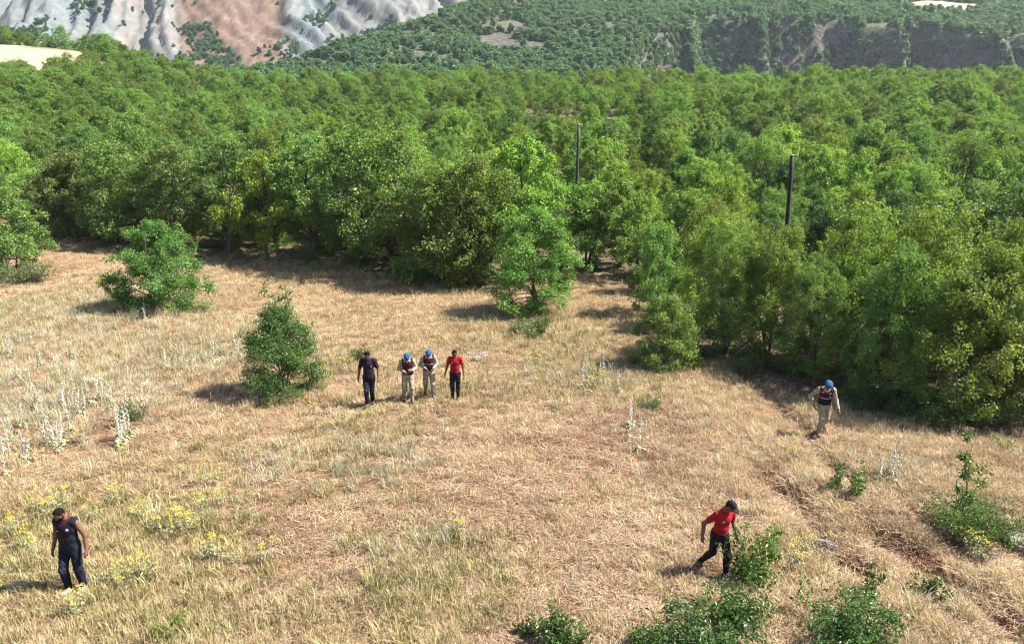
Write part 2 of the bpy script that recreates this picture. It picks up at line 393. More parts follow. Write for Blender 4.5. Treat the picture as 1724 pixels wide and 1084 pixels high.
SCARP = np.array([(-400, 300), (-60, 410), (50, 430), (80, 520), (112, 566), (165, 578), (215, 574), (262, 556), (300, 534), (345, 508), (420, 462), (900, 380)], float)
def saw(x):
    t = ((x + 34 * vnoise(x / 47, x * 0, 92)) / 68) % 1.0
    return 30 * (0.5 - np.where(t < .78, t / .78, (1 - t) / .22))
def scarp_y(x): return np.interp(x, SCARP[:, 0], SCARP[:, 1]) + 12 * (fbm(np.asarray(x) / 16, np.asarray(x) * 0, 91, 3) - 0.5) + np.where(np.asarray(x) > 95, saw(np.asarray(x)), 0)
def Hhill(x, y):
    yf = scarp_y(x)
    y2 = np.maximum(y, yf)
    yc = np.where(x < -29, 495 + (x + 110) * 1.78, 639 + (x + 29) * 4.0)
    yc = np.maximum(yc, 380)
    yl = np.minimum(y2, yc)
    z = 8.2 + 0.0752 * yl + 0.26 * (yl - 450) * np.where(yl > 450, 1, 0.6)
    z = z + 9 * (fbm(x / 70, y / 70, 71, 4) - 0.5) * sstep(0, 60, y - yf)
    z = z - 0.45 * softplus(y - yc, 8)
    gul = np.abs(fbm(x / 13, y / 60, 73, 3) - 0.5) * 2
    cl = np.maximum(0, yf - y)
    z = z - np.minimum(cl * (1.5 + 1.4 * vnoise(x / 11, y * 0, 94)), 70) + np.where(cl > 0, 16 * (gul - 0.25) * sstep(0, 12, cl), 0)
    return z
def scar_a(x, y):
    cl = scarp_y(x) - y
    s = sstep(-3, 3, cl)
    p = fbm(x / 55, y / 30, 75, 3)
    s2 = sstep(0.60, 0.68, p) * sstep(-20, 40, 60 - x) * 0.9       # pale patches low on the left part
    return np.clip(np.maximum(s, s2), 0, 1)
def hill_field(x, y): return sstep(1.0, 0.7, ((x - 318) / 30) ** 2 + ((y - 630) / 18) ** 2 + 0.5 * (fbm(x / 14, y / 14, 76, 2) - 0.5))
hx = axis([(-260, -60, 5), (-60, 480, 3.2), (480, 900, 14)]); hy = axis([(330, 450, 5), (450, 680, 2.6), (680, 950, 6)])
hill = obj('hillside', grid_mesh('hillside', hx, hy, Hhill, {'scar': scar_a, 'field': hill_field}, M['hill']))
tag(hill, 'wooded far hillside with an eroded shaded scarp', kind='structure')

def Hbad(x, y):
    yb = 640 + 0.10 * (x + 200)
    rel = np.maximum(0, y - yb)
    z = 8.2 + 0.074 * yb + 0.55 * rel
    w = 34 * (fbm(x / 130, y / 160, 81, 3) - 0.5)
    xx = x + w * 2.2 + (0.75 * fbm(x / 210, x * 0, 87, 1) + 0.15) * rel
    rid = np.abs(((xx / 62) % 1.0) * 2 - 1)
    rid2 = np.abs((((xx + 9 * fbm(x / 20, y / 40, 83, 2)) / 17) % 1.0) * 2 - 1)
    rid3 = np.abs((((xx + 5 * fbm(x / 9, y / 22, 84, 2)) / 6.5) % 1.0) * 2 - 1)
    red = red_a(x, y)
    z = z + (17 * (rid - 0.5) * (1 - 0.75 * red) + (7 * (rid2 - 0.5) + 2.6 * (rid3 - 0.5)) * (1 - 0.6 * red)) * sstep(0, 50, rel) + (18 * (fbm(x / 80, y / 80, 85, 4) - 0.5) + 9 * (fbm(x / 17, y / 15, 86, 4) - 0.5)) * sstep(0, 40, rel)
    return z - 60 * sstep(30, 0, y - yb + 30)
def red_a(x, y):
    u = x / np.maximum(y, 1) * FPX + CX       # spans the middle of the slope
    return sstep(315, 345, u) * sstep(520, 480, u)
def sandy_a(x, y):
    u = x / np.maximum(y, 1) * FPX + CX
    return 0.0 + 0.45 * sstep(210, 240, u) * sstep(350, 310, u) + 0.4 * sstep(540, 600, u) + 0.5 * sstep(70, 20, u)
bx = axis([(-1050, -560, 10), (-560, 60, 2.6), (60, 300, 15)]); by = axis([(600, 640, 6), (640, 800, 2.6), (800, 940, 8)])
bad = obj('bare_mountain', grid_mesh('bare_mountain', bx, by, Hbad, {'red': red_a, 'sandy': sandy_a}, M['badland']))
tag(bad, 'bare grey and red eroded mountain slope', kind='structure')

# ------------------------------------------------------------------ plants: mesh builders
def leaf_cloud(mb, rng, cen, rad, n, L, flat=0.75, up=0.85, wr=0.30, tbase=0.0):
    """n leaves through an ellipsoidal clump, denser towards its skin"""
    d = rng.normal(size=(n, 3)); d /= np.linalg.norm(d, axis=1)[:, None]
    rr = rad * (rng.random(n) ** 0.45) * (0.85 + 0.35 * rng.random(n))
    P = cen + d * rr[:, None] * np.array([1, 1, flat])
    nrm = d * 0.7 + np.array([0, 0, up]) + rng.normal(size=(n, 3)) * 0.55
    D = np.cross(nrm, rng.normal(size=(n, 3))) + d * 0.25 - np.array([0, 0, 0.10])
    l = L * (0.65 + 0.7 * rng.random(n))
    mb.leaves(P, D, nrm, l, l * wr * (0.8 + 0.4 * rng.random(n)), np.clip(rng.normal(0.45 + tbase, 0.24, n), 0, 1))
def bent(rng, a, b, n, wob):
    t = np.linspace(0, 1, n)[:, None]
    p = a + (b - a) * t + np.sin(t * np.pi) * rng.normal(size=3) * wob
    return p + rng.normal(size=(n, 3)) * wob * 0.25 * np.sin(t * np.pi)
def build_tree(seed, h, w, z0, nclump, nleaf, L, stems=1, top=0.7, mat='oak', crad=(0.13, 0.22), tr=(0.26, 0.50)):
    """returns trunk mesh and crown mesh, base at the origin"""
    rng = np.random.default_rng(seed); tb, cb = MB(), MB()
    tops = []
    for s in range(stems):
        a = rng.random() * 6.28; off = (0.10 * w if stems > 1 else 0.03 * w)
        e = np.array([math.cos(a) * off * 1.5, math.sin(a) * off * 1.5, h * (0.80 + 0.1 * rng.random())])
        b0 = np.array([math.cos(a) * off * 0.4, math.sin(a) * off * 0.4, -0.25])
        p = bent(rng, b0, e, 9, 0.05 * h); r0 = (0.016 + 0.004 * rng.random()) * h / math.sqrt(stems) * 1.25
        tb.tube(p, np.linspace(r0, r0 * 0.16, 9), 7); tops.append(p)
    C = []
    for i in range(nclump):
        u = (i + rng.random()) / nclump
        zc = z0 + (h * 0.97 - z0) * u
        prof = 0.5 * w * (math.sin(math.pi * (0.16 + 0.80 * u ** top)) ** 0.75)
        a = i * 2.39996 + rng.normal() * 0.5; r = prof * (0.30 + 0.70 * rng.random() ** 0.6) * (0.85 + 0.3 * rng.random())
        cr = w * rng.uniform(*crad) * (0.75 + 0.25 * math.sin(math.pi * u))
        C.append((np.array([math.cos(a) * r, math.sin(a) * r, zc]), cr))
    tot = sum(c[1] ** 2 for c in C)
    for c, cr in C:
        st = tops[rng.integers(len(tops))]
        k = int(np.clip(np.searchsorted(st[:, 2], max(0.15 * h, c[2] - 0.75 * np.hypot(c[0], c[1]) - 0.2)), 1, 7))
        rr = 0.0075 * h * (1 - k / 11)
        tb.tube(bent(rng, st[k], c, 6, 0.08 * cr + 0.03), np.linspace(rr, rr * 0.25, 6), 5)
        for q in range(3):
            dd = rng.normal(size=3); dd /= np.linalg.norm(dd); dd[2] = abs(dd[2]) * .6
            tb.tube(bent(rng, c * 0.8 + st[k] * 0.2, c + dd * cr * 0.8, 4, 0.05), np.linspace(rr * .4, rr * .12, 4), 4)
        n = max(20, int(nleaf * cr * cr / tot)); tb_ = rng.normal() * 0.10
        m = 6
        for q in range(m):           # each clump is itself broken into tufts
            dd = rng.normal(size=3); dd /= np.linalg.norm(dd)
            leaf_cloud(cb, rng, c + dd * cr * 0.70 * np.array([1, 1, .7]), cr * rng.uniform(*tr), n // m, L, tbase=tb_ + .06 * rng.normal())
    # loose outer sprays
    for q in range(nclump):
        c, cr = C[rng.integers(len(C))]; dd = rng.normal(size=3); dd /= np.linalg.norm(dd); dd[2] = abs(dd[2])
        leaf_cloud(cb, rng, c + dd * cr * 1.12, cr * 0.25, max(6, int(nleaf * 0.0015)), L, flat=1.2)
    return tb.mesh('trunk', [M['bark']], True), cb.mesh('crown', [M[mat]])

def build_shrub(seed, h, w, nstem, nleaf, L, mat='shrub', spread=1.0, lean=0.0, wr=0.26, dense_low=True, tiers=None):
    """many thin stems with leaves set along them"""
    rng = np.random.default_rng(seed); tb, cb = MB(), MB()
    for s in range(nstem):
        a = rng.random() * 6.28; q = math.sqrt(rng.random())
        hh = h * (0.45 + 0.55 * rng.random() ** 1.4) if s else h
        hh *= (1 - 0.35 * q * (1 if dense_low else 0.3))
        e = np.array([math.cos(a) * q * w / 2 * spread + lean * hh, math.sin(a) * q * w / 2 * spread, hh * (0.85 if s else 1)])
        p = bent(rng, np.array([math.cos(a), math.sin(a), 0]) * 0.04 * w + np.array([0, 0, -0.06]), e, 8, 0.06 * h)
        tb.tube(p, np.linspace(0.008 * h + 0.004, 0.002, 8), 5)
        ns = 4
        for k in range(ns):
            f = (k + 0.6 + 0.5 * rng.random()) / ns
            if tiers and not any(lo <= f * hh / h <= hi for lo, hi in tiers): continue
            i = min(6, int(f * 7)); base = p[i] + (p[i + 1] - p[i]) * (f * 7 - i if f < 1 else 1)
            dd = rng.normal(size=3); dd[2] = abs(dd[2]) * 0.7 + 0.1; dd /= np.linalg.norm(dd)
            ln = 0.13 * w + 0.10 * h * rng.random()
            tip = base + dd * ln * 0.8
            tb.tube(bent(rng, base, tip, 4, 0.02), np.linspace(0.005, 0.0015, 4), 4)
            leaf_cloud(cb, rng, base * 0.35 + tip * 0.65, ln * 0.62, max(6, nleaf // (nstem * ns)), L, flat=0.85, up=0.6, wr=wr, tbase=rng.normal() * 0.08)
    return tb.mesh('stems', [M['twig']], True), cb.mesh('foliage', [M[mat]])

def set_tree(name, label, cat, meshes, x, y, rz=0.0, scale=1.0, tint=(1, 1, 1), group=None, parts=('trunk', 'crown'), sink=0.05):
    r = thing(name, label, cat, (x, y, hz(x, y) - sink), rz, group, scale)
    for nm, me in zip(parts, meshes):
        o = obj(nm, me, r); o.color = (*tint, 1)
    return r

# ------------------------------------------------------------------ trees along the forest edge, and the forest
TREES = [build_tree(100 + i, *a) for i, a in enumerate([
    # h, w, z0, clumps, leaves, leaf length, stems, profile exponent
    (7.0, 5.4, 1.0, 40, 15000, .15, 1, .75), (6.6, 6.0, .7, 44, 16000, .15, 2, .7), (7.6, 5.0, 1.5, 38, 14500, .15, 1, .85), (6.0, 5.8, .5, 42, 16000, .15, 2, .65),
    (5.4, 5.0, .3, 38, 14000, .14, 2, .6), (6.8, 4.8, 1.5, 34, 13000, .15, 1, .8), (7.2, 6.4, .8, 48, 17000, .15, 3, .75), (5.0, 4.0, .25, 30, 13500, .125, 2, .6),
    (5.6, 4.8, .35, 48, 26000, .095, 2, .65), (6.2, 5.0, .5, 50, 27000, .095, 2, .75), (5.2, 5.2, .2, 50, 28000, .092, 3, .6)])]      # the last three: finer leaves, for the near trees
TREE_H = [7.0, 6.6, 7.6, 6.0, 5.4, 6.8, 7.2, 5.0, 5.6, 6.2, 5.2]
rg = np.random.default_rng(5)
placed = []
def edge_tree(px, py, hm, v, label, tint=(1, 1, 1), wide=1.0, name='oak_tree', cat='tree'):
    g = ground_at(px, py); hm *= 1.17 if py < 500 else 1.08; s = hm / TREE_H[v]
    if py >= 545 and v < 8: v = 8 + v % 3; s = hm / TREE_H[v]
    set_tree(name, label, cat, TREES[v], g[0], g[1], rg.random() * 6.28, (s * wide, s * wide, s), tint)
    placed.append((g[0], g[1]))
Y_, D_, B_ = (1.45, 1.25, .8), (.72, .78, .85), (.9, 1.0, 1.15)
edge_tree(18, 462, 4.6, 4, 'leafy oak cut by the left picture edge above a grey green bush', (1, 1, 1))
edge_tree(120, 402, 5.6, 3, 'oak at the far left end of the meadow beside the picture-edge tree')
edge_tree(205, 410, 6.2, 1, 'oak standing right behind the big lone bush, on its left', (.95, 1, 1))
edge_tree(300, 420, 6.4, 0, 'oak behind the top of the big lone bush at the meadow edge', (.9, .95, 1))
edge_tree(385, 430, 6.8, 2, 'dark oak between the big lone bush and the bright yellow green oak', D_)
edge_tree(452, 440, 6.2, 5, 'bright yellow green oak at the edge behind the centre bush', (1.42, 1.42, .8))
edge_tree(530, 436, 7.2, 2, 'tall dark trunked oak just right of the yellow green oak', (.85, .9, .9))
edge_tree(600, 448, 7.4, 0, 'tall oak with a dark open trunk space above the line of walkers', (.9, .95, .95))
edge_tree(660, 455, 7.4, 6, 'broad oak above the red shirted walker at the meadow edge', (1.0, 1.05, .9))
edge_tree(735, 478, 5.6, 4, 'oak with foliage to the ground, left of the lone oak by the clearing', (1.0, 1.08, .9))
edge_tree(800, 484, 6.4, 1, 'oak at the edge behind the lone oak by the clearing', (1.05, 1.1, .9), .8)
g = ground_at(902, 528)
set_tree('oak_tree', 'lone oak jutting into the meadow left of the small clearing', 'tree', build_tree(504, 5.0, 4.2, .15, 46, 26000, .10, 2, .7, 'oak', (.13, .21), (.34, .6)), g[0], g[1], 2.0, 1.0, (.88, 1.08, .85)); placed.append((g[0], g[1]))
edge_tree(870, 470, 7.0, 5, 'bright tall oak rising behind the lone oak', (1.2, 1.25, .85))
edge_tree(985, 446, 4.6, 3, 'thin trunked oak at the back of the small clearing', (1.05, 1.05, .9))
edge_tree(1040, 450, 4.8, 5, 'oak with a leaning pale trunk behind the small clearing', (1.1, 1.1, .9))
edge_tree(1108, 530, 4.0, 4, 'spreading oak casting shade on the small clearing', (.85, .92, .85), .72)
g = ground_at(1122, 616)
set_tree('oak_bush', 'low bright rounded oak bush at the right of the small clearing', 'bush', build_tree(503, 2.8, 2.5, .0, 44, 22000, .070, 3, .5, 'oak', (.14, .22), (.34, .6)), g[0], g[1], .8, 1.0, (1.12, 1.08, .95)); placed.append((g[0], g[1]))
edge_tree(1228, 598, 4.6, 1, 'oak right of the low bright bush at the field corner', (.95, .98, .85), .78)
edge_tree(1296, 606, 5.0, 6, 'broad oak left of the blue capped man at the forest edge', (1.1, 1.12, .9), .82)
edge_tree(1362, 640, 4.0, 4, 'oak directly behind the blue capped man at right', (.85, .9, .85), .8)
edge_tree(1428, 618, 5.8, 0, 'tall pale green oak rising behind the blue capped man', (1.24, 1.24, .95), .75)
edge_tree(1498, 668, 4.8, 3, 'dark based oak just right of the blue capped man', (.8, .88, .85), .8)
edge_tree(1560, 640, 5.6, 5, 'oak in the second row right of the blue capped man', (1.2, 1.15, .85), .8)
edge_tree(1625, 700, 5.2, 6, 'wide oak over deep shade near the right picture edge', (1.05, 1.05, .85), .9)
edge_tree(1705, 690, 5.6, 1, 'yellowish oak cut by the right picture edge', (1.2, 1.2, .9), .85)
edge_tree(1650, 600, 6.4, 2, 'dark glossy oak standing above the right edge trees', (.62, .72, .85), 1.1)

# poisson-like forest behind the edge
pts = []
cell = {}
def free(x, y, r):
    cx, cy = int(x // 4), int(y // 4)
    for i in range(cx - 2, cx + 3):
        for j in range(cy - 2, cy + 3):
            for (a, b) in cell.get((i, j), ()):
                if (a - x) ** 2 + (b - y) ** 2 < r * r: return False
    return True
for (a, b) in placed: cell.setdefault((int(a // 4), int(b // 4)), []).append((a, b))
POLES = [(1334, 262, 8.4, 44.0), (974, 210, 9.0, 64.0)]
pole_xy = []
for px, py, hm, dist in POLES:
    d = pix_dir(px, py); t = dist / d[1]; pole_xy.append((d[0] * t, dist, CAMZ + d[2] * t))
cand = []
n_try = 60000
ry = np.sqrt(rg.random(n_try) * (252 ** 2 - 22 ** 2) + 22 ** 2); rx = (rg.random(n_try) * 2 - 1) * (0.70 * ry + 6)
fa = forest_amount(rx, ry); fl = field_amount(rx, ry)
gz = H0(rx, ry); gpx, gpy = to_pix(rx, ry, gz)
ok = (fa > 0.9) & (fl < 0.15) & (gpy < edge_y(gpx) - 14)
gap = fbm(rx / 14, ry / 14, 55, 2)
for k in np.nonzero(ok)[0]:
    x, y = rx[k], ry[k]
    r = (2.6 + 0.005 * y if y > 45 else 3.2) + (1.6 if gap[k] > 0.62 else 0)
    if not free(x, y, r): continue
    if any(math.hypot(x - a, y - b) < 1.6 or (abs(x - a * y / b) < 1.7 and b - 9 < y < b) for a, b, _ in pole_xy): continue
    cell.setdefault((int(x // 4), int(y // 4)), []).append((x, y)); cand.append((x, y))
cand.sort(key=lambda p: math.hypot(p[0], p[1]))
MARKS = [(20, 'the left picture edge'), (150, 'the left meadow corner'), (280, 'the big lone bush'), (400, 'the bright yellow edge oak'), (520, 'the centre bush'), (640, 'the four walkers'), (760, 'the red shirted walker'),
         (880, 'the lone jutting oak'), (975, 'the thin grey power pole'), (1080, 'the small clearing'), (1200, 'the field corner'), (1335, 'the thick dark power pole'), (1450, 'the blue capped man'), (1580, 'the shaded right edge'), (1700, 'the right picture edge')]
def zone_label(x, y, tone, hm):
    px, _ = to_pix(x, y, hz(x, y) + 3)
    mk = min(MARKS, key=lambda m: abs(m[0] - px))[1]
    row = 'front' if y < 50 else 'second' if y < 62 else 'middle' if y < 76 else 'upper'
    size = 'low' if hm < 5.2 else 'tall' if hm > 6.8 else 'middling'
    return f'{size} {tone} oak in the {row} forest rows above {mk}'
SMALL = TREES
n_ind = 270
for (x, y) in cand[:n_ind]:
    v = int(rg.integers(8)) if y > 38 else 8 + int(rg.integers(3)); q = rg.random()
    tone, tint = ('yellow green', (1.22, 1.20, .85)) if q < .30 else ('mid green', (.95, 1.05, .88)) if q < .80 else ('dark green', (.56, .67, .70))
    s = rg.uniform(.55, 1.08) * (0.82 if x / y > 0.15 and y < 60 else 1.0) * 6.8 / TREE_H[v]
    lb = zone_label(x, y, tone, s * TREE_H[v]); f_ = rg.uniform(.85, 1.2)
    set_tree('oak_tree', lb, 'tree', TREES[v], x, y, rg.random() * 6.28, (s * rg.uniform(.72, 1.02), s * rg.uniform(.72, 1.02), s), tuple(c * f_ * rg.uniform(.96, 1.04) for c in tint), 'forest oaks above ' + lb.split(' above ')[1])

def scatter(name, P, rz, sc, sources, label, cat, tint=(1, 1, 1), tilt=None):
    """one object that draws copies of the source meshes on its points"""
    rr = np.random.default_rng(len(P) + 7)
    vi = rr.integers(0, len(sources), len(P)).astype(np.int32)
    me = mesh_np(name, P, attr={'rz': np.asarray(rz, float), 'sc': np.asarray(sc, float), 'vi': vi, 'tx': (np.zeros(len(P)) if tilt is None else tilt)})
    o = obj(name, me); tag(o, label, cat, kind='stuff'); o.color = (*tint, 1)
    ng = bpy.data.node_groups.new(name, 'GeometryNodeTree')
    ng.interface.new_socket('Geometry', in_out='INPUT', socket_type='NodeSocketGeometry')
    ng.interface.new_socket('Geometry', in_out='OUTPUT', socket_type='NodeSocketGeometry')
    gi, go = ng.nodes.new('NodeGroupInput'), ng.nodes.new('NodeGroupOutput')
    iop = ng.nodes.new('GeometryNodeInstanceOnPoints'); iop.inputs['Pick Instance'].default_value = True
    jn = ng.nodes.new('GeometryNodeJoinGeometry')
    for k, s in enumerate(sources):
        so_ = bpy.data.objects.new(f'{name}_source', s)
        oi = ng.nodes.new('GeometryNodeObjectInfo'); oi.inputs['Object'].default_value = so_
        g2 = ng.nodes.new('GeometryNodeGeometryToInstance')
        ng.links.new(oi.outputs['Geometry'], g2.inputs[0]); ng.links.new(g2.outputs[0], jn.inputs[0])
    def na(n, t):
        a = ng.nodes.new('GeometryNodeInputNamedAttribute'); a.data_type = t; a.inputs['Name'].default_value = n; return a.outputs['Attribute']
    cx_ = ng.nodes.new('ShaderNodeCombineXYZ'); ng.links.new(na('rz', 'FLOAT'), cx_.inputs['Z']); ng.links.new(na('tx', 'FLOAT'), cx_.inputs['X'])
    er = ng.nodes.new('FunctionNodeEulerToRotation'); ng.links.new(cx_.outputs[0], er.inputs[0])
    ng.links.new(gi.outputs[0], iop.inputs['Points']); ng.links.new(jn.outputs[0], iop.inputs['Instance'])
    ng.links.new(na('vi', 'INT'), iop.inputs['Instance Index']); ng.links.new(er.outputs[0], iop.inputs['Rotation'])
    ng.links.new(na('sc', 'FLOAT'), iop.inputs['Scale']); ng.links.new(iop.outputs[0], go.inputs[0])
    o.modifiers.new('scatter', 'NODES').node_group = ng
    return o

far = np.array(cand[n_ind:])
fz = Hg(far[:, 0], far[:, 1]) - 0.3
scatter('forest', np.column_stack([far, fz]), rg.random(len(far)) * 6.28, rg.uniform(.42, 1.0, len(far)), [t[1] for t in TREES[:8]],
        'dense green oak forest covering the slope up to the crest', 'forest', (1.0, 1.05, .9))

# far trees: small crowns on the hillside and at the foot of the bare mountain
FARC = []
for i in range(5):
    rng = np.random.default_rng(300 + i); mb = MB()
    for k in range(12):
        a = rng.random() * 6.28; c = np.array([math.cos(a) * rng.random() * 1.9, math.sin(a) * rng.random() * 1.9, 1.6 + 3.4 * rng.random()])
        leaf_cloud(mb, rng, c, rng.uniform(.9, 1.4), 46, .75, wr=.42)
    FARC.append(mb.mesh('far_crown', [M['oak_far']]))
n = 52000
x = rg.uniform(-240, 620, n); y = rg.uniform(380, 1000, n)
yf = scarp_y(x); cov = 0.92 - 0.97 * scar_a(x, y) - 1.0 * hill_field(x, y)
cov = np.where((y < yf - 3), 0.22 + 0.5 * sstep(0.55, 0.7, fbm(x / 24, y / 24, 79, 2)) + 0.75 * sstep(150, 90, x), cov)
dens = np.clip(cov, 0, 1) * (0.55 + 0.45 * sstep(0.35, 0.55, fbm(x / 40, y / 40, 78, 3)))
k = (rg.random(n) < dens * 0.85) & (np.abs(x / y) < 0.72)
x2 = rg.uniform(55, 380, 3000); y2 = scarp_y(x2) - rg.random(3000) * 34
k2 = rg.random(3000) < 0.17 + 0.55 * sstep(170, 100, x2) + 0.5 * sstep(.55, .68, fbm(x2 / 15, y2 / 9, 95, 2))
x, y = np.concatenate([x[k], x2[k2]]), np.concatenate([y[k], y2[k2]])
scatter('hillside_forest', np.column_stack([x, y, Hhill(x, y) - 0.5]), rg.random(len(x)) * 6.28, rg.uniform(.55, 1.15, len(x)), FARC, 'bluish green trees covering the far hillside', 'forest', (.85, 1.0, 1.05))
# bushes on the bare mountain, with a wooded spur at its foot
n = 9000
x = rg.uniform(-560, 20, n); y = rg.uniform(600, 800, n); zb = Hbad(x, y)
u, vv = to_pix(x, y, zb)
spur = sstep(34, 20, np.abs(u - (335 + 0.9 * (vv - 60)))) * (vv > 42)
spur = np.maximum(spur, (vv > 92) * (u < 340) + (np.abs(u - 20) < 60) * (vv > 50) * 1.0)
spots = 0.0
for a, b, r in ((530, 35, 16), (510, 50, 8), (470, 90, 26), (445, 92, 12), (490, 80, 10), (560, 15, 12), (220, 18, 8), (70, 40, 14), (150, 10, 30), (620, 60, 14), (650, 40, 16), (580, 75, 22), (290, 45, 8), (262, 12, 8)):
    spots = np.maximum(spots, np.exp(-(((u - a) / r) ** 2 + ((vv - b) / (r * .45)) ** 2)) * 0.8)
k = rg.random(n) < np.clip(spur + spots + 0.008, 0, 1)
x, y, zb = x[k], y[k], zb[k]
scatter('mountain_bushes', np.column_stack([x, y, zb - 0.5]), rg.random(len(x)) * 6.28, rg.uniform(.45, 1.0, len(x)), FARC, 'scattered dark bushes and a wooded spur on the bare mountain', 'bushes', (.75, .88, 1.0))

# ------------------------------------------------------------------ lone bushes and young shrubs
def bush(px, py, hm, wm, label, seed, nstem, nleaf, L, tint=(1, 1, 1), mat='shrub', name='oak_bush', cat='bush', group=None, **kw):
    g = ground_at(px, py, Hg)
    me = build_shrub(seed, hm, wm, nstem, nleaf, L, mat, **kw)
    return set_tree(name, label, cat, me, g[0], g[1], 0.0, 1.0, tint, group, parts=('stems', 'foliage'), sink=0.0)
g = ground_at(268, 520)
set_tree('oak_bush', 'big lone rounded oak bush standing in the meadow at left', 'bush', build_tree(507, 4.3, 4.5, .0, 46, 34000, .095, 3, .80, 'oak', (.13, .21), (.36, .60)), g[0], g[1], .4, 1.0, (.66, .78, .72))
g = ground_at(476, 664)
cb_ = build_tree(502, 3.0, 2.75, .0, 50, 28000, .060, 4, .60, 'shrub', (.15, .23), (.36, .6))
rt = set_tree('oak_bush', 'dense dark green pear shaped bush left of the walkers', 'bush', cb_, g[0], g[1], 1.0, 1.0, (.85, 1.05, .8))
rng = np.random.default_rng(9); tb, cb2 = MB(), MB()
for tip in ((-.25, .1, 3.85), (.45, .05, 3.55), (.2, 0, 3.3)):
    p = bent(rng, np.array([tip[0] * .5, 0, 2.0]), np.array(tip), 7, .1); tb.tube(p, np.linspace(.016, .004, 7), 5)
    for f in (4, 5, 6):
        for q in range(3): leaf_cloud(cb2, rng, p[f] + rng.normal(size=3) * .10, .12, 16, .085)
obj('shoot_stems', tb.mesh('shoot_stems', [M['twig']], True), rt, True); obj('shoot_leaves', cb2.mesh('shoot_leaves', [M['shrub']]), rt, True)

bush(604, 606, .75, 1.0, 'small dark bush behind the man in dark clothes', 511, 14, 900, .07, (.85, .95, .85))
bush(906, 566, 1.5, 1.5, 'small light green sapling in front of the lone oak', 512, 10, 1100, .09, (1.15, 1.15, .9), name='oak_sapling', cat='sapling')
bush(880, 560, .8, 1.6, 'low grey green bush at the foot of the lone oak', 513, 16, 1200, .08, mat='sage')
bush(45, 476, 1.7, 3.4, 'low grey green bush below the left edge tree', 514, 30, 3200, .11, (.62, .72, .62), mat='sage')
bush(228, 708, .95, 1.1, 'small grey green bush among white flower spikes', 515, 16, 900, .06, (.9, .95, .95))
bush(1096, 690, .7, .9, 'small grey green tuft bush in mid meadow', 516, 14, 700, .06, (.55, .62, .5), mat='sage')
bush(1405, 822, .75, .5, 'left of the two small leafy sprigs below the blue capped man', 517, 4, 300, .075, (1, 1.05, .85), name='oak_sprig', cat='sprig', dense_low=False)
bush(1438, 836, .85, .6, 'right of the two small leafy sprigs below the blue capped man', 518, 5, 420, .075, (.95, 1.05, .85), name='oak_sprig', cat='sprig', dense_low=False, lean=.25)
bush(1640, 905, 1.3, 2.3, 'wide two tiered green shrub near the right edge with yellow flowers', 519, 30, 3600, .06, (1.0, 1.1, .85), name='green_shrub', cat='shrub')
bush(1622, 880, 2.2, .9, 'tall slender sapling growing out of the right hand shrub', 520, 5, 1100, .08, (.95, 1.1, .85), name='oak_sapling', cat='sapling', dense_low=False)
bush(1690, 918, .75, 1.4, 'low feathery green shrub at the right picture edge', 530, 22, 1500, .05, (1.0, 1.1, .95), name='green_shrub', cat='shrub')
bush(1272, 978, 1.35, 1.5, 'leafy sapling partly hiding the red shirted man at right', 521, 16, 1500, .085, (1.15, 1.15, .8), name='oak_sapling', cat='sapling', dense_low=False)
bush(1238, 1046, 1.0, 1.5, 'green shrub below the sapling by the red shirted man', 522, 22, 1900, .08, (.9, 1.0, .85))
bush(1180, 1100, 1.0, 2.0, 'dark green shrub at the bottom edge under the red shirted man', 523, 28, 2600, .085, (.75, .92, .9))
bush(1090, 1100, .6, .8, 'light green low shrub at the bottom edge left of the dark shrub', 524, 14, 800, .07, (1.35, 1.3, .8))
bush(1436, 1090, 1.15, 2.1, 'large glossy green shrub at the bottom edge, right of centre', 525, 28, 3000, .08, (.85, 1.0, .9))
bush(1462, 1010, .75, .6, 'thin upright sprig above the large glossy shrub', 526, 4, 260, .08, (.9, 1.0, .9), name='oak_sprig', cat='sprig', dense_low=False)
bush(1560, 1010, .55, .95, 'small sprawling leafy sprig right of the large glossy shrub', 527, 8, 420, .08, (1.0, 1.1, 1.0), name='oak_sprig', cat='sprig', dense_low=False)
bush(945, 1094, .85, 1.05, 'leafy green shrub at the bottom edge in the middle', 528, 14, 1100, .085, (.85, 1.0, .85))
bush(882, 1072, .40, .5, 'small leafy sprig beside the middle bottom shrub', 529, 5, 240, .08, (.95, 1.05, .85), name='oak_sprig', cat='sprig')
bush(286, 1066, .45, .75, 'low bright green herb clump at the bottom left', 531, 14, 700, .05, (1.5, 1.4, .8), name='green_herb', cat='plant')
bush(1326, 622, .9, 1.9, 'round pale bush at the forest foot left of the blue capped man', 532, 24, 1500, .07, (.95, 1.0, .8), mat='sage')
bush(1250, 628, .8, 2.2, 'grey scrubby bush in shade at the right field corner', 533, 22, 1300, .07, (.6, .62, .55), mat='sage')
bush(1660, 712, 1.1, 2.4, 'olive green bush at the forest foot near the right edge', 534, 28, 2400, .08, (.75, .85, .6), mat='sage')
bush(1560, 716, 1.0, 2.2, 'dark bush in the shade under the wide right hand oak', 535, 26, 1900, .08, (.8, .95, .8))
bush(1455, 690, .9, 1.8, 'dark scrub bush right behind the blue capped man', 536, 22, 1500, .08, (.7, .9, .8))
bush(1180, 604, .9, 1.6, 'low scrub bush right of the low bright oak bush', 537, 20, 1300, .08, (1.0, 1.05, .8))
bush(520, 438, 1.0, 3.0, 'low scrub bush under the tall dark trunked oak', 538, 24, 1600, .1, (.8, .9, .6), mat='sage')
bush(560, 452, .8, 3.4, 'grey green ground bush at the shaded meadow edge', 539, 26, 1800, .1, (.7, .8, .6), mat='sage')
bush(700, 480, 1.1, 3.0, 'leafy scrub bush at the meadow edge above the red shirted walker', 540, 24, 1800, .1, (1.0, 1.1, .9))
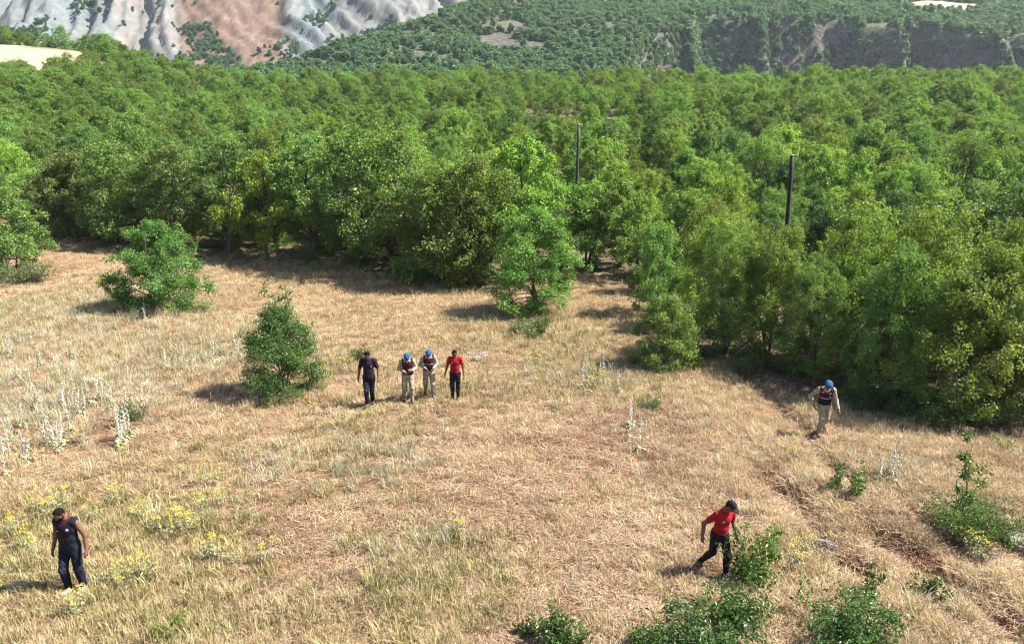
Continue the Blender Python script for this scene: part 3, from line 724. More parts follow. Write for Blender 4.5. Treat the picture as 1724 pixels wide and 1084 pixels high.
bush(1690, 760, .5, .8, 'tiny light green sprig by the forest foot at far right', 541, 6, 300, .06, (1.3, 1.3, .8), name='oak_sprig', cat='sprig')

# understorey along the forest foot (uncountable scrub)
UND = [build_shrub(560 + i, 1.1, 1.8, 16, 900, .10, 'oak')[1] for i in range(4)]
n = 2600
uy = rg.uniform(22, 95, n); ux = rg.uniform(-1, 1, n) * 0.7 * uy
uz = H0(ux, uy); upx, upy = to_pix(ux, uy, uz); dd = edge_y(upx) - upy
k = (dd > 6) & (rg.random(n) < np.exp(-dd / 60) * 0.40 + .1)
ux, uy = ux[k], uy[k]
scatter('undergrowth', np.column_stack([ux, uy, Hg(ux, uy) - .05]), rg.random(len(ux)) * 6.28, rg.uniform(.45, 1.2, len(ux)), UND, 'low green scrub on the forest floor', 'undergrowth', (.85, .95, .85))

# ------------------------------------------------------------------ grass, litter, herbs, stones
def tuft(seed, n, rad, hmin, hmax, width, lean, mat, head=0.0, flat=False):
    rng = np.random.default_rng(seed); mb = MB()
    a = rng.random(n) * 6.28; r = rad * np.sqrt(rng.random(n))
    P = np.stack([np.cos(a) * r, np.sin(a) * r, np.full(n, -0.02)], 1)
    b = a + rng.normal(size=n) * 1.1
    L = rng.uniform(hmin, hmax, n)
    ln = np.abs(rng.normal(lean, 0.22, n))
    out = np.stack([np.cos(b), np.sin(b), np.zeros(n)], 1)
    if flat:
        P[:, 2] = 0.01 + 0.04 * rng.random(n)
        up = np.stack([np.zeros(n), np.zeros(n), rng.uniform(-.05, .35, n)], 1); M1 = P + (out + up) * L[:, None] * .5; M2 = P + (out * 1.0 + up * .8) * L[:, None]
        M2[:, 2] = np.maximum(M2[:, 2], 0.0)
    else:
        up = np.array([0, 0, 1.0]); M1 = P + (up * .55 + out * (ln * .3)[:, None]) * L[:, None]; M2 = P + (up * (1 - .25 * ln)[:, None] + out * ln[:, None]) * L[:, None]
    s = np.stack([-np.sin(b), np.cos(b), np.zeros(n)], 1) + rng.normal(size=(n, 3)) * .3
    s /= np.linalg.norm(s, axis=1)[:, None]; w = (width * rng.uniform(.6, 1.3, n))[:, None]
    v = np.stack([P - s * w, P + s * w, M1 + s * w * .75, M1 - s * w * .75, M2], 1)
    k = np.arange(n)[:, None] * 5
    t = np.repeat(np.clip(rng.normal(.5, .28, n), 0, 1), 5)
    mb.add(v.reshape(-1, 3), k + np.array([[0, 1, 2, 3]]), k + np.array([[3, 2, 4]]), t)
    if head:
        m = rng.random(n) < head; Pn = M2[m]; q = int(m.sum())
        if q: mb.leaves(Pn - np.array([0, 0, .05]), np.tile([0.1, 0, 1.0], (q, 1)) + rng.normal(size=(q, 3)) * .25, rng.normal(size=(q, 3)), np.full(q, .08), np.full(q, .009), np.full(q, .6))
    return mb.mesh('tuft', [M[mat]])
G_DRY = [tuft(600 + i, 26, .15, .07, .25, .0055, .55, 'straw', .03) for i in range(5)]
G_TALL = [tuft(620 + i, 16, .14, .20, .50, .0050, .36, 'straw', .2) for i in range(4)]
G_LIT = [tuft(640 + i, 34, .26, .07, .26, .0060, .5, 'litter', 0, True) for i in range(5)]
G_GRN = [tuft(660 + i, 24, .15, .10, .36, .0085, .45, 'greengrass', 0) for i in range(4)]
G_PALE = [tuft(680 + i, 22, .15, .12, .42, .0070, .38, 'pale', .2) for i in range(4)]
def meadow_pts(n, y0=9.5, y1=75):
    """even on the picture-facing ground: density falls slowly with distance"""
    y = y0 * (y1 / y0) ** (rg.random(n) ** 0.85); x = rg.uniform(-1, 1, n) * (0.68 * y + 2.0)
    return x, y
def put(name, n, pf, sources, smin, smax, label, tilt=0.12, y1=75):
    x, y = meadow_pts(n, y1=y1)
    k = rg.random(n) < np.clip(pf(x, y), 0, 1)
    x, y = x[k], y[k]; s = rg.uniform(smin, smax, len(x)) * (1 + 0.006 * np.maximum(0, y - 20))
    scatter(name, np.column_stack([x, y, Hg(x, y)]), rg.random(len(x)) * 6.28, s, sources, label, 'grass', tilt=rg.normal(size=len(x)) * tilt)
FEET = [ground_at(*p) for p in ((128, 995), (623, 683), (688, 676), (723, 668), (767, 672), (1383, 732), (1207, 968))]
def meadow(x, y):
    m = 1 - forest_amount(x, y)
    for c in FEET: m = m * sstep(.16, .42, np.hypot(x - c[0], (y - c[1] + .12) * .8))
    return m
def blond(x, y):
    s = 0.25 + 0 * x
    for px, py, r, a in ((560, 520, 9, .9), (700, 540, 6, .7), (400, 480, 10, .7), (1250, 700, 3.5, .6), (1500, 780, 3, .8), (1420, 860, 2.5, .5), (1650, 1020, 2.5, .7), (1350, 1010, 2, .6), (1100, 640, 3, .4), (980, 510, 5, .7), (1600, 760, 4, .7)):
        s = s + a * blob(x, y, px, py, r)
    return np.clip(s, 0, 1)
def f_dry(x, y): return meadow(x, y) * np.clip(0.28 + 0.65 * blond(x, y) + 1.9 * (fbm(x / 1.1, y / 1.1, 49, 3) - .5) - 0.60 * soil_amount(x, y) - 0.8 * rut_mask(x, y), 0.03, 1)
def f_tall(x, y): return meadow(x, y) * np.clip(0.55 * blond(x, y) + 1.2 * (fbm(x / 2.2, y / 2.2, 52, 3) - .58) - .35 * soil_amount(x, y) - rut_mask(x, y), 0, 1)
def f_lit(x, y): return meadow(x, y) * (0.50 - 0.12 * soil_amount(x, y)) * (0.35 + 1.3 * fbm(x / .7, y / .7, 59, 2)) * (1 - .7 * rut_mask(x, y)) + .15 * forest_amount(x, y)
def f_grn(x, y): return meadow(x, y) * np.clip(0.85 * green_amount(x, y) * (0.4 + 1.2 * fbm(x / .8, y / .8, 53, 2)) - .15 * soil_amount(x, y), 0, 1)
def f_pale(x, y):
    s = 0.0 * x
    for px, py, r, a in ((320, 580, 4, .7), (60, 540, 7, 1.0), (60, 680, 3.0, .9), (160, 620, 4, .5), (420, 600, 2.5, .5), (640, 780, 1.2, .8), (680, 940, 1.0, .6), (1060, 720, 1.0, .3), (520, 760, 1.5, .3), (980, 640, 2.0, .4), (1480, 790, 1.2, .5)):
        s = s + a * blob(x, y, px, py, r)
    return meadow(x, y) * np.clip(s * (0.3 + 1.3 * fbm(x / 1.0, y / 1.0, 57, 2)) + .03, 0, 1)
put('dry_grass', 85000, f_dry, G_DRY, .6, 1.25, 'short dry straw grass covering the meadow')
put('tall_dry_grass', 30000, f_tall, G_TALL, .6, 1.1, 'taller blond seed grass in patches of the meadow')
put('dead_grass_litter', 90000, f_lit, G_LIT, .6, 1.2, 'matted dead grass and leaf litter on reddish soil', .05)
put('green_grass', 42000, f_grn, G_GRN, .6, 1.2, 'yellowish green grass and weeds in the meadow')
put('pale_weeds', 30000, f_pale, G_PALE, .6, 1.2, 'pale whitish weeds in the meadow')

def rock_mesh(seed, mat, sub=2, squash=(1, .8, .6)):
    import bmesh
    bm = bmesh.new(); bmesh.ops.create_icosphere(bm, subdivisions=sub, radius=1)
    rng = np.random.default_rng(seed); pl = rng.normal(size=(9, 3)); pl /= np.linalg.norm(pl, axis=1)[:, None]; dc = rng.uniform(.55, .85, 9)
    for v in bm.verts:
        p = np.array(v.co)
        for a, d in zip(pl, dc):
            e = p @ a - d
            if e > 0: p = p - a * e * .9
        p = p * (1 + .08 * rng.normal()) * np.array(squash); v.co = p
    me = bpy.data.meshes.new('stone'); bm.to_mesh(me); bm.free(); me.materials.append(mat); return me
PEB = [rock_mesh(700 + i, M['pebble'], 1) for i in range(4)]
x, y = meadow_pts(9000, y1=60); k = rg.random(9000) < meadow(x, y) * (.12 + .5 * soil_amount(x, y)); x, y = x[k], y[k]
scatter('pebbles', np.column_stack([x, y, Hg(x, y)]), rg.random(len(x)) * 6.28, .012 + .045 * rg.random(len(x)) ** 3, PEB, 'small pale stones scattered in the soil', 'stones')
def stone(px, py, size, seed, label, squash=(1, .8, .6), rz=0.0, name='stone', group=None):
    g = ground_at(px, py, Hg); o = obj(name, rock_mesh(seed, M['rock'], 3, squash)); tag(o, label, 'stone', group)
    o.location = (g[0], g[1], hz(*g) + size * squash[2] * .35); o.scale = (size,) * 3; o.rotation_euler = (0, .1, rz)
stone(34, 994, .22, 710, 'pale rough stone lying by the shadow of the man in the dark vest', (1, .7, .6), .3)
stone(64, 986, .13, 711, 'smaller pale stone beside the bottom left stone', (1, .8, .7))
stone(1393, 920, .36, 712, 'long pale stone in the dug earth right of the red shirted man', (1, .32, .36), -.85)
stone(1716, 922, .42, 713, 'grey boulder at the right picture edge below the shrub', (1, .9, .6))
for k_, (px, py) in enumerate(((790, 598), (803, 606), (778, 603), (812, 600))):
    stone(px, py, .16 + .05 * (k_ % 2), 720 + k_, 'small pale stone in the pile behind the walker in red', (1, .8, .7), k_, group='stones behind the walker in red')

# flowers
def flower_mesh(seed, kind):
    rng = np.random.default_rng(seed); st, fl = MB(), MB()
    if kind == 'yellow':
        for k in range(int(rng.integers(4, 8))):
            a = rng.random() * 6.28; e = np.array([math.cos(a) * .22 * rng.random() ** .5, math.sin(a) * .22 * rng.random() ** .5, rng.uniform(.32, .62)])
            p = bent(rng, np.array([0, 0, -.03]) + e * np.array([.25, .25, 0]), e, 5, .03); st.tube(p, np.linspace(.006, .003, 5), 4)
            leaf_cloud(st, rng, p[2], .09, 14, .08, wr=.12); leaf_cloud(st, rng, p[3], .06, 8, .06, wr=.12)
            leaf_cloud(fl, rng, e, .055, 14, .028, flat=.5, up=1.0, wr=.45)
            leaf_cloud(fl, rng, p[3] + rng.normal(size=3) * .03, .05, 4, .024, wr=.45)
    else:
        for k in range(int(rng.integers(1, 4))):
            a = rng.random() * 6.28; q = .10 * k; e = np.array([math.cos(a) * q, math.sin(a) * q, rng.uniform(.6, 1.0)])
            p = bent(rng, np.array([e[0] * .6, e[1] * .6, -.03]), e, 8, .03); st.tube(p, np.linspace(.010, .004, 8), 5)
            leaf_cloud(st, rng, p[1], .12, 16, .16, wr=.16)
            for f in np.linspace(.35, 1, 16):
                i = min(6, int(f * 7)); c = p[i] + (p[i + 1] - p[i]) * (f * 7 - i)
                leaf_cloud(fl, rng, c, .034 * (1.25 - .6 * f), 7, .029, flat=.8, wr=.45)
    return st.mesh('stalks', [M['stem']]), fl.mesh('blossoms', [M['yellow' if kind == 'yellow' else 'white']])
YF = [flower_mesh(800 + i, 'yellow') for i in range(5)]; WF = [flower_mesh(820 + i, 'white') for i in range(5)]
def flower(px, py, kind, label, group, s=1.0):
    g = ground_at(px, py, Hg); v = int(rg.integers(5))
    set_tree('yellow_flower' if kind == 'y' else 'white_flower', label, 'flower', (YF if kind == 'y' else WF)[v], g[0], g[1], rg.random() * 6.28, s * rg.uniform(.85, 1.15), group=group, parts=('stalks', 'blossoms'), sink=0)
for lab, grp, lst in (
    ('yellow flowering plant around the man in the dark vest', 'yellow flowers at lower left', [(60, 862), (100, 858), (30, 885), (45, 925), (62, 935), (20, 905), (130, 1035), (85, 880), (190, 985), (205, 990), (160, 880)]),
    ('yellow flowering plant in the grass right of the man in the dark vest', 'yellow flowers right of the dark vest man', [(192, 850), (232, 880), (232, 985), (244, 980), (330, 880), (322, 900), (312, 892), (345, 862), (360, 820), (342, 818), (372, 852), (300, 875), (345, 945), (365, 945), (395, 950), (455, 952), (285, 905), (270, 895)]),
    ('yellow flowering plant near the four walkers', 'yellow flowers by the walkers', [(578, 622), (590, 628), (565, 618), (525, 700), (780, 658), (735, 664), (790, 655), (712, 668)]),
    ('yellow flowering plant by the right hand shrubs', 'yellow flowers at right', [(1632, 930), (1645, 945), (1622, 920), (1345, 950), (1335, 962), (1350, 938)]),
    ('yellow flowering plant in the middle of the meadow', 'yellow flowers in mid meadow', [(890, 620), (905, 612), (1000, 660), (1012, 655), (140, 745), (205, 770), (770, 905), (1340, 775)])):
    for px, py in lst: flower(px, py, 'y', lab, grp, 1.0)
for lab, grp, lst in (
    ('white flower spike in the grass at the left edge', 'white flower spikes at left', [(100, 755), (92, 765), (108, 748), (115, 735), (85, 750), (70, 700), (40, 720), (60, 690), (20, 740), (110, 690), (130, 700), (40, 780), (18, 770), (12, 800), (150, 680), (30, 640), (70, 620), (120, 610), (20, 600), (55, 590)]),
    ('white flower spike beside the small grey green bush at left', 'white flower spikes by the small bush', [(197, 718), (213, 742), (218, 738), (203, 755), (215, 700), (165, 675), (242, 700), (188, 690), (218, 655)]),
    ('white flower spike between the big bush and the centre bush', 'white flower spikes behind the centre bush', [(290, 600), (310, 612), (340, 598), (360, 610), (280, 625), (330, 632), (395, 600), (245, 540)]),
    ('white flower spike in mid meadow right of the walkers', 'white flower spikes in mid meadow', [(985, 620), (988, 640), (1010, 645), (936, 640), (1062, 740), (1060, 722), (1015, 632), (1078, 760), (1040, 660), (980, 655)]),
    ('white flower spike in the dry grass below the blue capped man', 'white flower spikes at right', [(1495, 800), (1510, 790), (1480, 812), (1500, 815)])):
    for px, py in lst: flower(px, py, 'w', lab, grp, 1.0)

# ------------------------------------------------------------------ power poles
for (px, py, hm, dist), (x, y, zt), lab, mt, r in zip(POLES, pole_xy, ('thick dark wooden power pole at right, nearer of the two', 'thin grey wooden power pole in the middle, farther of the two'), ('pole', 'pole_grey'), (.125, .12)):
    z0 = hz(x, y) - .3
    rt = thing('power_pole', lab, 'pole', (x, y, z0), 0, 'power poles in the forest')
    mb = MB(); rng = np.random.default_rng(int(px)); hh = zt - z0
    zz = np.linspace(0, hh, 10); p = np.stack([.015 * rng.normal(size=10), .015 * rng.normal(size=10), zz], 1); mb.tube(p, np.linspace(r * 1.15, r * .85, 10), 10)
    obj('shaft', mb.mesh('shaft', [M[mt]], True), rt)
    mb = MB(); mb.tube([(0, 0, hh), (0, 0, hh + .03), (0, 0, hh + .06)], [r * .95, r * .9, r * .45], 10); obj('cap', mb.mesh('cap', [M['insul']], True), rt)
    mb = MB(); mb.tube([(r * .8, -.02, hh - .22), (r + .10, -.02, hh - .20), (r + .11, -.02, hh - .08)], [.014, .014, .014], 6); br = obj('bracket', mb.mesh('bracket', [M['insul']], True), rt)
    mb = MB(); mb.tube([(r + .11, -.02, hh - .09), (r + .11, -.02, hh - .05), (r + .11, -.02, hh), (r + .11, -.02, hh + .03)], [.03, .045, .035, .02], 8); obj('insulator', mb.mesh('insulator', [M['insul']], True), br)

# ------------------------------------------------------------------ people: bodies and clothes as smooth implicit surfaces
class Field:
    def __init__(s, lo, hi, h):
        s.lo = np.array(lo, float); s.h = h; s.n = np.ceil((np.array(hi) - s.lo) / h).astype(int) + 1
        s.f = np.full(tuple(s.n), 0.5, np.float32)
    def box(s, lo, hi):
        a = np.clip(np.floor((lo - s.lo) / s.h).astype(int), 0, s.n - 1); b = np.clip(np.ceil((hi - s.lo) / s.h).astype(int) + 1, 1, s.n)
        sl = tuple(slice(i, j) for i, j in zip(a, b))
        ax = [s.lo[k] + s.h * np.arange(a[k], b[k]) for k in range(3)]
        return sl, np.stack(np.meshgrid(*ax, indexing='ij'), -1)
    def add(s, pr, k=0.03, off=0.0):
        d_, lo, hi = pr; m = 0.06 + k + off
        sl, P = s.box(lo - m, hi + m); d = d_(P) - off; a = s.f[sl]
        hh = np.maximum(k - np.abs(a - d), 0) / k
        s.f[sl] = np.minimum(a, d) - hh * hh * k * .25
    def all(s): return s.box(s.lo, s.lo + s.h * s.n)[1]
    def mesh(s, name, mat):
        f = s.f; ins = f < 0
        nx, ny, nz = f.shape
        c = np.zeros((nx - 1, ny - 1, nz - 1), np.int8)
        off = [(i, j, k) for i in (0, 1) for j in (0, 1) for k in (0, 1)]
        for i, j, k in off: c += ins[i:nx - 1 + i, j:ny - 1 + j, k:nz - 1 + k]
        idx = np.argwhere((c > 0) & (c < 8)); num = -np.ones(c.shape, np.int64); num[tuple(idx.T)] = np.arange(len(idx))
        acc = np.zeros((len(idx), 3)); cnt = np.zeros(len(idx))
        for a in off:
            for ax in range(3):
                if a[ax]: continue
                b = list(a); b[ax] = 1
                fa = f[tuple((idx + a).T)]; fb = f[tuple((idx + b).T)]; m = (fa < 0) != (fb < 0)
                t = np.where(m, fa / np.where(m, fa - fb, 1), 0)
                p = np.array(a, float)[None] + np.eye(3)[ax][None] * t[:, None]
                acc += p * m[:, None]; cnt += m
        V = s.lo + (idx + acc / cnt[:, None]) * s.h
        Q = []
        for ax in range(3):
            u, w = (ax + 1) % 3, (ax + 2) % 3
            sa = [slice(None)] * 3; sb = [slice(None)] * 3; sa[ax] = slice(0, -1); sb[ax] = slice(1, None)
            A, B = ins[tuple(sa)], ins[tuple(sb)]
            e = np.argwhere(A != B); e = e[(e[:, u] > 0) & (e[:, w] > 0) & (e[:, u] < f.shape[u] - 1) & (e[:, w] < f.shape[w] - 1)]
            fl = A[tuple(e.T)]
            du, dw = np.eye(3, dtype=int)[u], np.eye(3, dtype=int)[w]
            q = np.stack([num[tuple((e - du - dw).T)], num[tuple((e - dw).T)], num[tuple(e.T)], num[tuple((e - du).T)]], 1)
            q[~fl] = q[~fl][:, ::-1]; Q.append(q)
        Q = np.concatenate(Q); Q = Q[(Q >= 0).all(1)]
        return mesh_np(name, V, quads=Q, mats=[mat], smooth=True)
def cap(a, b, ra, rb):
    a, b = np.array(a, float), np.array(b, float); ab = b - a; l2 = ab @ ab + 1e-12
    def d(P):
        t = np.clip(((P - a) @ ab) / l2, 0, 1)
        return np.linalg.norm(P - a - t[..., None] * ab, axis=-1) - (ra + (rb - ra) * t)
    m = max(ra, rb); return d, np.minimum(a, b) - m, np.maximum(a, b) + m
def ell(c, r, Rm=None):
    c, r = np.array(c, float), np.array(r, float); Rm = np.eye(3) if Rm is None else Rm
    def d(P):
        q = (P - c) @ Rm; k0 = np.linalg.norm(q / r, axis=-1); k1 = np.linalg.norm(q / (r * r), axis=-1) + 1e-9
        return k0 * (k0 - 1) / k1
    m = r.max(); return d, c - m, c + m
def rotx(a): c, s = math.cos(a), math.sin(a); return np.array([[1, 0, 0], [0, c, -s], [0, s, c]])
def rotz(a): c, s = math.cos(a), math.sin(a); return np.array([[c, -s, 0], [s, c, 0], [0, 0, 1]])
def cloth(name, col, var=.3, rough=.85, sc=14, col2=None): return simple(name, col, rough, var, sc, .004, col2, spec=.2)
PM = dict(skin=cloth('skin', (.15, .078, .052), .15, .55), hair=simple('hair', (.012, .009, .007), .9, .5, 60, .006, None, .05), navy=cloth('navy_cloth', (.007, .0075, .016), .4), plum=cloth('plum_cloth', (.016, .009, .021), .4),
          maroon=cloth('maroon_cloth', (.060, .010, .015), .4), red=cloth('red_cloth', (.32, .008, .015), .25), black=cloth('black_cloth', (.010, .010, .013), .3), jeans=cloth('denim', (.008, .012, .026), .5, col2=(.003, .005, .011)),
          thigh_highlight=cloth('highlight_denim', (.032, .045, .085), .3, col2=(.010, .015, .032)), camo=simple('camouflage', (.40, .35, .28), .85, .35, 22, .004, (.16, .135, .10), .2), sand=simple('sand_camouflage', (.38, .32, .245), .85, .3, 22, .004, (.15, .115, .08), .2),
          blue=cloth('blue_felt', (.020, .080, .20), .25), white=cloth('white_print', (.50, .48, .46), .15), shoe=cloth('pale_shoe', (.36, .33, .29), .3), boot=cloth('brown_boot', (.10, .065, .042), .4), dark=cloth('dark_glass', (.01, .01, .01), .1, .2),
          crest=cloth('blue_crest', (.05, .09, .22), .3))
def person(px, py, height, rz, label, P):
    S = 1.76
    g = ground_at(px, py, Hg)
    root = thing('person', label, 'person', (g[0], g[1], hz(*g)), rz, P.get('group'), height / S)
    lean, twist, hp, hy = P.get('lean', .06), P.get('twist', 0), P.get('head', .5), P.get('yaw', 0)
    dz = P.get('drop', 0.0)
    RU = rotz(twist) @ rotx(lean); piv = np.array([0, 0, .95 - dz])
    def U(p): return piv + RU @ (np.array(p, float) - np.array([0, 0, .95]))
    nk = np.array([0, .01, 1.47]); RH = RU @ rotz(hy) @ rotx(hp)
    def HD(p): return U(nk) + RH @ (np.array(p, float) - nk)
    L = {}
    for s, sd_ in ((-1, 'r'), (1, 'l')):
        L['hip' + sd_] = np.array([s * .092, 0, .91 - dz])
        L['knee' + sd_] = np.array(P.get('knee' + sd_, (s * .105, -.03, .49))); L['ank' + sd_] = np.array(P.get('ank' + sd_, (s * .115, .0, .085)))
        L['sho' + sd_] = U((s * .185, .01, 1.415)); L['elb' + sd_] = np.array(P.get('elb' + sd_, (s * .27, .03, 1.13))); L['wri' + sd_] = np.array(P.get('wri' + sd_, (s * .29, -.05, .88)))
        L['toe' + sd_] = L['ank' + sd_] + np.array(P.get('toe' + sd_, (s * .03, -.155, -.045))); L['heel' + sd_] = L['ank' + sd_] + np.array([0, .045, -.045])
    torso = [ell(U((0, .0, 1.30)), (.168, .118, .175), RU), ell(U((0, -.005, 1.10)), (.150, .112, .15), RU), cap(U((-.15, .01, 1.42)), U((.15, .01, 1.42)), .068, .068), ell((0, .005, .95 - dz), (.165, .122, .12))]
    trap = [cap(U((0, .01, 1.42)), U((0, .005, 1.53)), .075, .058)]
    def arm(s, f0=0, f1=2.0, e=0.0):
        a, b, c = L['sho' + s], L['elb' + s], L['wri' + s]; out = []
        q = min(1, f1); out.append(cap(a, a + (b - a) * q, .058, .058 - .015 * q))
        if f1 > 1: out.append(cap(b, b + (c - b) * (f1 - 1), .045, .045 - .015 * (f1 - 1)))
        return out
    def leg(s): return [cap(L['hip' + s], L['knee' + s], .088, .060), cap(L['knee' + s], L['ank' + s], .060, .040), cap(L['knee' + s] * .7 + L['ank' + s] * .3 + np.array([0, .018, 0]), L['knee' + s] * .5 + L['ank' + s] * .5 + np.array([0, .015, 0]), .05, .045)]
    head = [ell(HD((0, .005, 1.665)), (.077, .096, .108), RH), ell(HD((0, -.025, 1.60)), (.058, .068, .066), RH)]
    lo, hi = np.array([-.55, -.62, -.03]), np.array([.55, .55, 1.86])
    # body: one continuous surface with face and five-fingered hands
    F = Field(lo, hi, .0085)
    for p in torso + trap: F.add(p, .05)
    for s in 'rl':
        for p in arm(s) + leg(s): F.add(p, .03)
        F.add(cap(L['heel' + s], L['toe' + s], .036, .028), .03)
    for p in head: F.add(p, .03)
    F.add(cap(U((0, .01, 1.46)), HD((0, 0, 1.58)), .056, .054), .03)
    F.add(cap(HD((0, -.088, 1.665)), HD((0, -.108, 1.632)), .010, .014), .015)            # nose
    F.add(cap(HD((-.026, -.083, 1.595)), HD((.026, -.083, 1.595)), .008, .008), .012)      # lips
    F.add(cap(HD((-.04, -.082, 1.69)), HD((.04, -.082, 1.69)), .009, .009), .015)          # brow
    for s, q in (('r', -1), ('l', 1)):
        F.add(ell(HD((q * .080, .012, 1.645)), (.012, .022, .032), RH), .01)
        w, e = L['wri' + s], L['elb' + s]
        d = (w - e) / np.linalg.norm(w - e); d = d + np.array(P.get('hand' + s, (0, -.1, -.1))); d /= np.linalg.norm(d)
        pn = np.array(P.get('palm' + s, (-q, 0.2, 0.0)), float); pn -= d * (pn @ d); pn /= np.linalg.norm(pn)
        sd2 = np.cross(d, pn); sd2 = sd2 if sd2[1] < 0 else -sd2
        for o in (-.024, 0, .024): F.add(cap(w, w + d * .085 + sd2 * o, .021, .015), .02)
        for o, ln in ((.031, .072), (.011, .082), (-.010, .076), (-.030, .058)):
            a = w + d * .088 + sd2 * o; b = a + (d * .86 + pn * .30) * ln * .5; c = b + (d * .55 + pn * .75) * ln * .5
            F.add(cap(a, b, .0100, .0092), .008); F.add(cap(b, c, .0092, .0080), .008)
        a = w + d * .03 + sd2 * .028; b = a + (d * .55 + sd2 * .65 + pn * .25) * .045; c = b + (d * .85 + sd2 * .1 + pn * .35) * .034
        F.add(cap(a, b, .013, .011), .01); F.add(cap(b, c, .011, .009), .008)
    obj('body', F.mesh('body', PM['skin']), root)
    wr = lambda Q, a, ph: a * (np.sin(38 * Q[..., 2] + 17 * Q[..., 0] + 5 * np.sin(21 * Q[..., 1] + ph)) + .7 * np.sin(61 * Q[..., 0] - 33 * Q[..., 2] + ph) * np.sin(47 * Q[..., 1]))
    rngp = random.Random(int(px))
    def garment(name, prims, mat, off, k=.04, cuts=(), amp=.0022, h=.0105, bounds=None):
        bl = np.min([p[1] for p in prims], 0) - off - .04; bh = np.max([p[2] for p in prims], 0) + off + .04
        if bounds: bl, bh = np.maximum(bl, bounds[0]), np.minimum(bh, bounds[1])
        F = Field(bl, bh, h)
        for p in prims: F.add(p, k, off)
        Q = F.all(); F.f = F.f + wr(Q, amp, rngp.random() * 6).astype(np.float32)
        for c in cuts: F.f = np.maximum(F.f, c(Q))
        return obj(name, F.mesh(name, PM[mat]), root)
    inv = RU.T
    def loc(Q): return (Q - piv) @ RU + np.array([0, 0, .95])      # into the upright torso's own space
    def cuff(s, f):
        a, b, c = L['sho' + s], L['elb' + s], L['wri' + s]
        e = a + (b - a) * f if f <= 1 else b + (c - b) * (f - 1); ax = (b - a) if f <= 1 else (c - b); ax = ax / np.linalg.norm(ax)
        return lambda Q: np.where(np.linalg.norm(Q - e, axis=-1) < .11, (Q - e) @ ax, -1)
    hem = P.get('hem', .90)
    # shirt
    sl = P.get('sleeve', .62)
    sp = torso + trap
    cuts = [lambda Q: hem - loc(Q)[..., 2], lambda Q: np.where(np.hypot(loc(Q)[..., 0], loc(Q)[..., 1]) < .10, loc(Q)[..., 2] - 1.505, -1)]
    for s in 'rl':
        if sl > .05: sp = sp + arm(s, 0, sl); cuts.append(cuff(s, sl))
    if P.get('shirt'): garment('shirt', sp, P['shirt'], .013, .04, cuts)
    if P.get('shirt') and sl < 1.1:
        cf = [cap(U((0, .018, 1.485)), U((0, .008, 1.535)), .060, .062)]
        garment('collar', cf, P.get('collar', P['shirt']), .008, .02, [lambda Q: 1.47 - loc(Q)[..., 2], lambda Q: loc(Q)[..., 2] - 1.528 - .25 * loc(Q)[..., 1]], .0)
    # vest with its stripes and badges
    if P.get('vest'):
        vh = P.get('vest_hem', .98)
        base = [lambda Q: vh - loc(Q)[..., 2], lambda Q: np.abs(loc(Q)[..., 0]) - P.get('vest_w', .178), lambda Q: np.where(np.hypot(loc(Q)[..., 0], loc(Q)[..., 1]) < .12, loc(Q)[..., 2] - 1.485 - .9 * np.minimum(0, loc(Q)[..., 1] + .03), -1)]
        if P.get('vest_low'):
            garment('vest', torso, P['vest'], .026, .04, base + [lambda Q: 1.215 - loc(Q)[..., 2]], .0015)
            garment('vest_lower_panel', torso, P['vest_low'], .0265, .04, [base[0], base[1], lambda Q: loc(Q)[..., 2] - 1.214], .0015)
        else: garment('vest', torso, P['vest'], .026, .04, base, .0018)
    def badge(name, mat, x0, x1, z0, z1, off=.031, rnd=False):
        def c(Q):
            q = loc(Q); cx_, cz = (x0 + x1) / 2, (z0 + z1) / 2
            m = np.hypot(q[..., 0] - cx_, q[..., 2] - cz) - (x1 - x0) / 2 if rnd else np.maximum(np.abs(q[..., 0] - cx_) - (x1 - x0) / 2, np.abs(q[..., 2] - cz) - (z1 - z0) / 2)
            return np.maximum(m, q[..., 1] - .0)
        garment(name, torso, mat, off, .04, [c], 0, .006, (U((0, 0, 1.25)) - .34, U((0, 0, 1.25)) + .34))
    for b in P.get('badges', ()): badge(*b)
    # trousers and shoes
    tr = [torso[3], ell((0, .01, .90 - dz), (.160, .120, .11))]; tcuts = [lambda Q: Q[..., 2] - (1.0 - dz)]
    for s in 'rl':
        tr += leg(s)
        e = L['ank' + s]; ax = (L['ank' + s] - L['knee' + s]); ax = ax / np.linalg.norm(ax)
        tcuts.append((lambda e, ax: lambda Q: np.where(np.linalg.norm(Q - e, axis=-1) < .12, (Q - e) @ ax - .005, -1))(e, ax))
    garment('trousers', tr, P['trousers'], .014 + P.get('loose', 0), .022, tcuts, .003)
    if P.get('thigh_highlight'):  # paler denim over the right thigh, a highlight painted in as colour
        a, b = L['hipr'] * .45 + L['kneer'] * .55, L['kneer'] * .97 + L['ankr'] * .03
        garment('highlight_patch', leg('r'), 'thigh_highlight', .0215 + P.get('loose', 0), .035, [lambda Q: Q[..., 1] + .03 - (a[1] + b[1]) / 2, lambda Q: (np.hypot((Q[..., 2] - (a[2] + b[2]) / 2) / .15, (Q[..., 0] - (a[0] + b[0]) / 2) / .05) - 1) * .05 + .012 * np.sin(60 * Q[..., 2] + 40 * Q[..., 0])], .003)
    if P.get('belt'): garment('belt', torso, P['belt'], .024, .04, [lambda Q: np.abs(loc(Q)[..., 2] - .985) - .022], 0)
